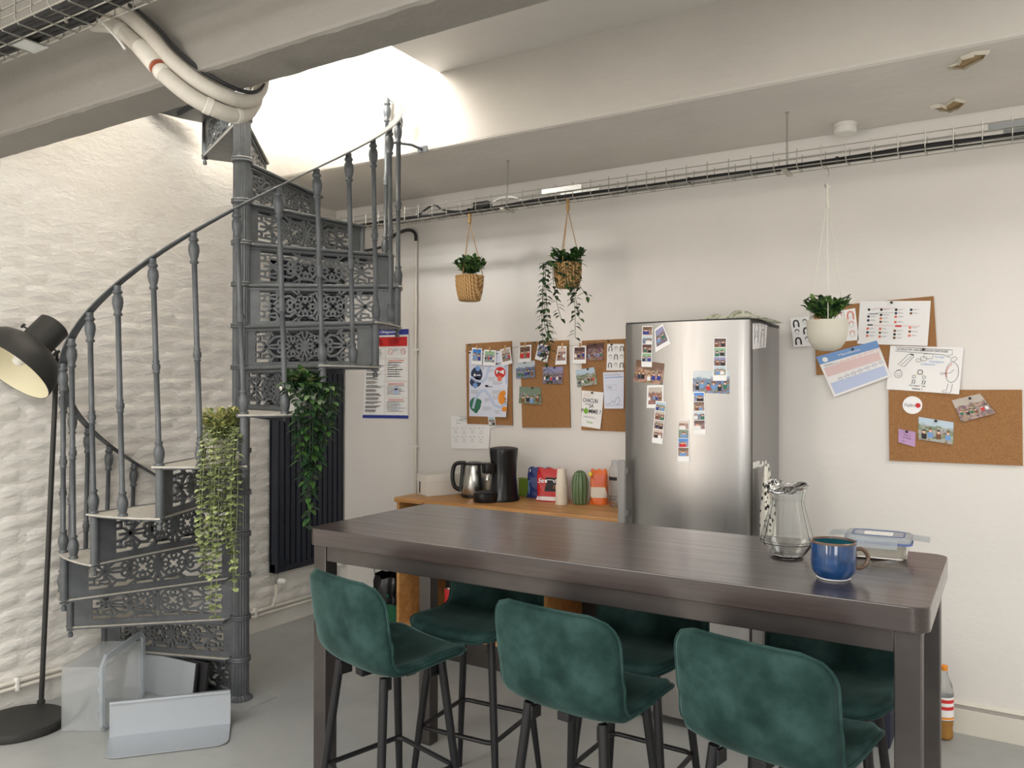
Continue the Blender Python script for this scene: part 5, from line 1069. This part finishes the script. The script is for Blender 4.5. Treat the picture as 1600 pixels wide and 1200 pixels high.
for u in (.37, .51): s.ring(u, .68, .022, .0018, 'ink', 2, 14); s.line([(u-.02,.84),(u-.01,.74),(u+.02,.76),(u+.01,.84)], .003, 'ink')
s.ring(.45, .57, .034, .003, 'ink', 2, 16); s.line([(.38,.66),(.42,.6)], .0018, 'yellow'); s.line([(.5,.66),(.48,.6)], .0018, 'yellow')
s.text('Partager ses', .32, .54, .86, .9, 'ink', True); s.text('idees !', .36, .5, .92, .965, 'ink', True)
s.ring(.88, .54, .085, .0018, 'ink', 2, 28, 1.75); s.line([(.815,.65),(.80,.55),(.83,.42),(.87,.36)], .003, 'salmon'); s.line([(.9,.48),(.86,.55),(.74,.6),(.72,.58),(.74,.56),(.82,.56)], .0016, 'ink'); s.line([(.84,.79),(.83,.92),(.77,.95),(.78,.98),(.85,.97)], .0016, 'ink'); s.line([(.9,.79),(.89,.95),(.87,1.0)], .0016, 'ink'); s.line([(.85,.24),(.9,.2),(.93,.24),(.9,.3),(.85,.3)], .0018, 'ink', closed=True); s.pin(.47, .07); s.done()
s = Sheet('hairstyle_sheet', 'white sheet of orange drawn hairstyles just right of the cream pot', 'paper', K6((310,192),(465,165),(488,365),(330,380)), off=.0125)
for j in range(3): hair(s, .78, .2+.3*j, .16, .003, 'salmon', j == 0); hair(s, .35, .2+.3*j, .16, .003, 'salmon', False)
s.done()
s = Sheet('hairstyle_sheet', 'white sheet of black drawn hairstyles just left of the cream pot', 'paper', K6((60,230),(175,215),(205,400),(82,410)), off=.0125)
for j in range(3): hair(s, .27, .2+.3*j, .18, .004, 'ink', j != 1); hair(s, .74, .18+.3*j, .16, .004, 'ink', j == 1)
s.done()
s = Sheet('hairstyle_sheet', 'faint sheet of drawn hairstyles on the grey side of the refrigerator', 'paper', [(1174,506),(1199,503),(1196,543),(1174,546)], ax='x', val=FX1-.004, off=.0012)
for j in range(2): hair(s, .3, .25+.45*j, .18, .003, 'ink_grey', j == 0); hair(s, .72, .25+.45*j, .18, .003, 'ink_grey', j == 1)
s.done()
stc = at(1425.7, 633, 'y', YB-.0135); b = thing('round_badge', 'round white badge with grey lettering on the wide cork board', 'badge', stc)
MB().lathe([(0, 0), (.041, 0), (.041, .002), (0, .002)], 36, stc, (0, -1, 0)).build('disc', 'white_print', b)
vs, fs = txt_mesh('Paléo', True); MB().add([stc+V((-.032+.044*x, -.0026, -.008+.016*y)) for x, y in vs], fs).build('lettering', 'ink_grey', b, smooth=False); MB().lathe([(0, .0022), (.011, .0022), (.011, .003), (0, .003)], 20, stc+V((.023, 0, -.001)), (0, -1, 0)).build('emblem', 'red_block', b)
photo('tilted creased photo of a wooden floored room on the wide cork board', K6((1068,742),(1245,700),(1345,822),(1130,878)), 2, pin=(.6, .1), off=.0135, curl=.014)
photo('photo of friends sitting on a lawn on the wide cork board', K6((862,845),(1080,880),(1078,1018),(858,985)), 7, pin=(.5, .06), off=.0135, curl=.006)
s = Sheet('sticky_note', 'small lilac note with dark writing on the wide cork board', 'note', K6((735,920),(842,940),(840,1033),(735,1003)), off=.0135, mat='lilac', curl=.006); s.text('merci', .35, .7, .3, .38); s.text('a vous', .3, .75, .5, .58); s.text('tous', .2, .4, .78, .85); s.pin(.5, .08); s.done()
# ---- photos on the refrigerator door
KF = lambda *p: crop(960, 470, .3248, p)
def on_door(p):
    q = (p.x-FX0)/(FX1-FX0)*2-1; return V((p.x, p.y-.0402*(1-q*q), p.z))
FO = dict(val=FY+.012, off=.0015, fn=on_door)
photo('photo booth strip at the top left of the refrigerator door', KF((143,122),(197,122),(192,320),(138,318)), 3, strip=4, name='photo_strip', cat='photo strip', **FO)
photo('tilted instant photo of a beach jump on the refrigerator door', KF((205,140),(247,112),(287,208),(210,250)), 4, .1, bot=.2, name='instant_photo', val=FY+.012, off=.0012, fn=on_door)
photo('warm crowd photo behind the top left strip on the refrigerator', KF((112,283),(255,303),(245,405),(98,387)), 3, val=FY+.012, off=.0006, fn=on_door)
photo('instant photo of two people against dark blue on the refrigerator', KF((168,407),(252,405),(250,515),(165,515)), 10, .1, bot=.16, name='instant_photo', val=FY+.012, off=.0006, fn=on_door)
photo('slanted photo booth strip below the dark blue instant photo', KF((212,480),(265,487),(245,688),(192,680)), 7, strip=4, name='photo_strip', cat='photo strip', **FO)
photo('lowest photo booth strip in the middle of the refrigerator door', KF((320,570),(374,572),(375,770),(318,770)), 5, strip=4, name='photo_strip', cat='photo strip', **FO)
photo('photo booth strip hanging under the garden photo on the refrigerator', KF((393,437),(446,437),(452,642),(393,642)), 0, strip=4, name='photo_strip', cat='photo strip', **FO)
photo('wide garden party photo on the right of the refrigerator door', KF((392,338),(560,337),(560,448),(390,440)), 6, val=FY+.012, off=.0006, fn=on_door)
photo('photo booth strip at the top right of the refrigerator door', KF((488,178),(548,178),(547,385),(484,385)), 9, strip=4, name='photo_strip', cat='photo strip', **FO)

def pouch_text(o, f, st, u0, u1, v0, v1, mat, off=.0045):
    vs, fs = txt_mesh(st, True); t = MB().add([V(f(u0+(u1-u0)*x, v0+(v1-v0)*y+.05*x))+V((0, -off, 0)) for x, y in vs], fs).build('lettering', mat, o, local=True, smooth=False); t['kind'] = 'stuff'
for ob in list(bpy.data.objects):
    if ob.name.startswith('pouch') and ob.parent and 'red shiny' in ob.parent.get('label', ''): pouch_text(ob, RED_F, 'Senseo', .63, .93, .56, .70, 'white_print')
def bottle_text(st, a0, a1, z0, z1):
    vs, fs = txt_mesh(st, True); m = MB().add([bo+V((.0398*cos(math.radians(a0+(a1-a0)*x)), .0398*sin(math.radians(a0+(a1-a0)*x)), z0+(z1-z0)*y)) for x, y in vs], fs); o = m.build('lettering', 'ink', bt, smooth=False); o['kind'] = 'stuff'
bottle_text('CREATE UP', 200, 300, .054, .064); bottle_text('& GROW', 215, 290, .038, .048)
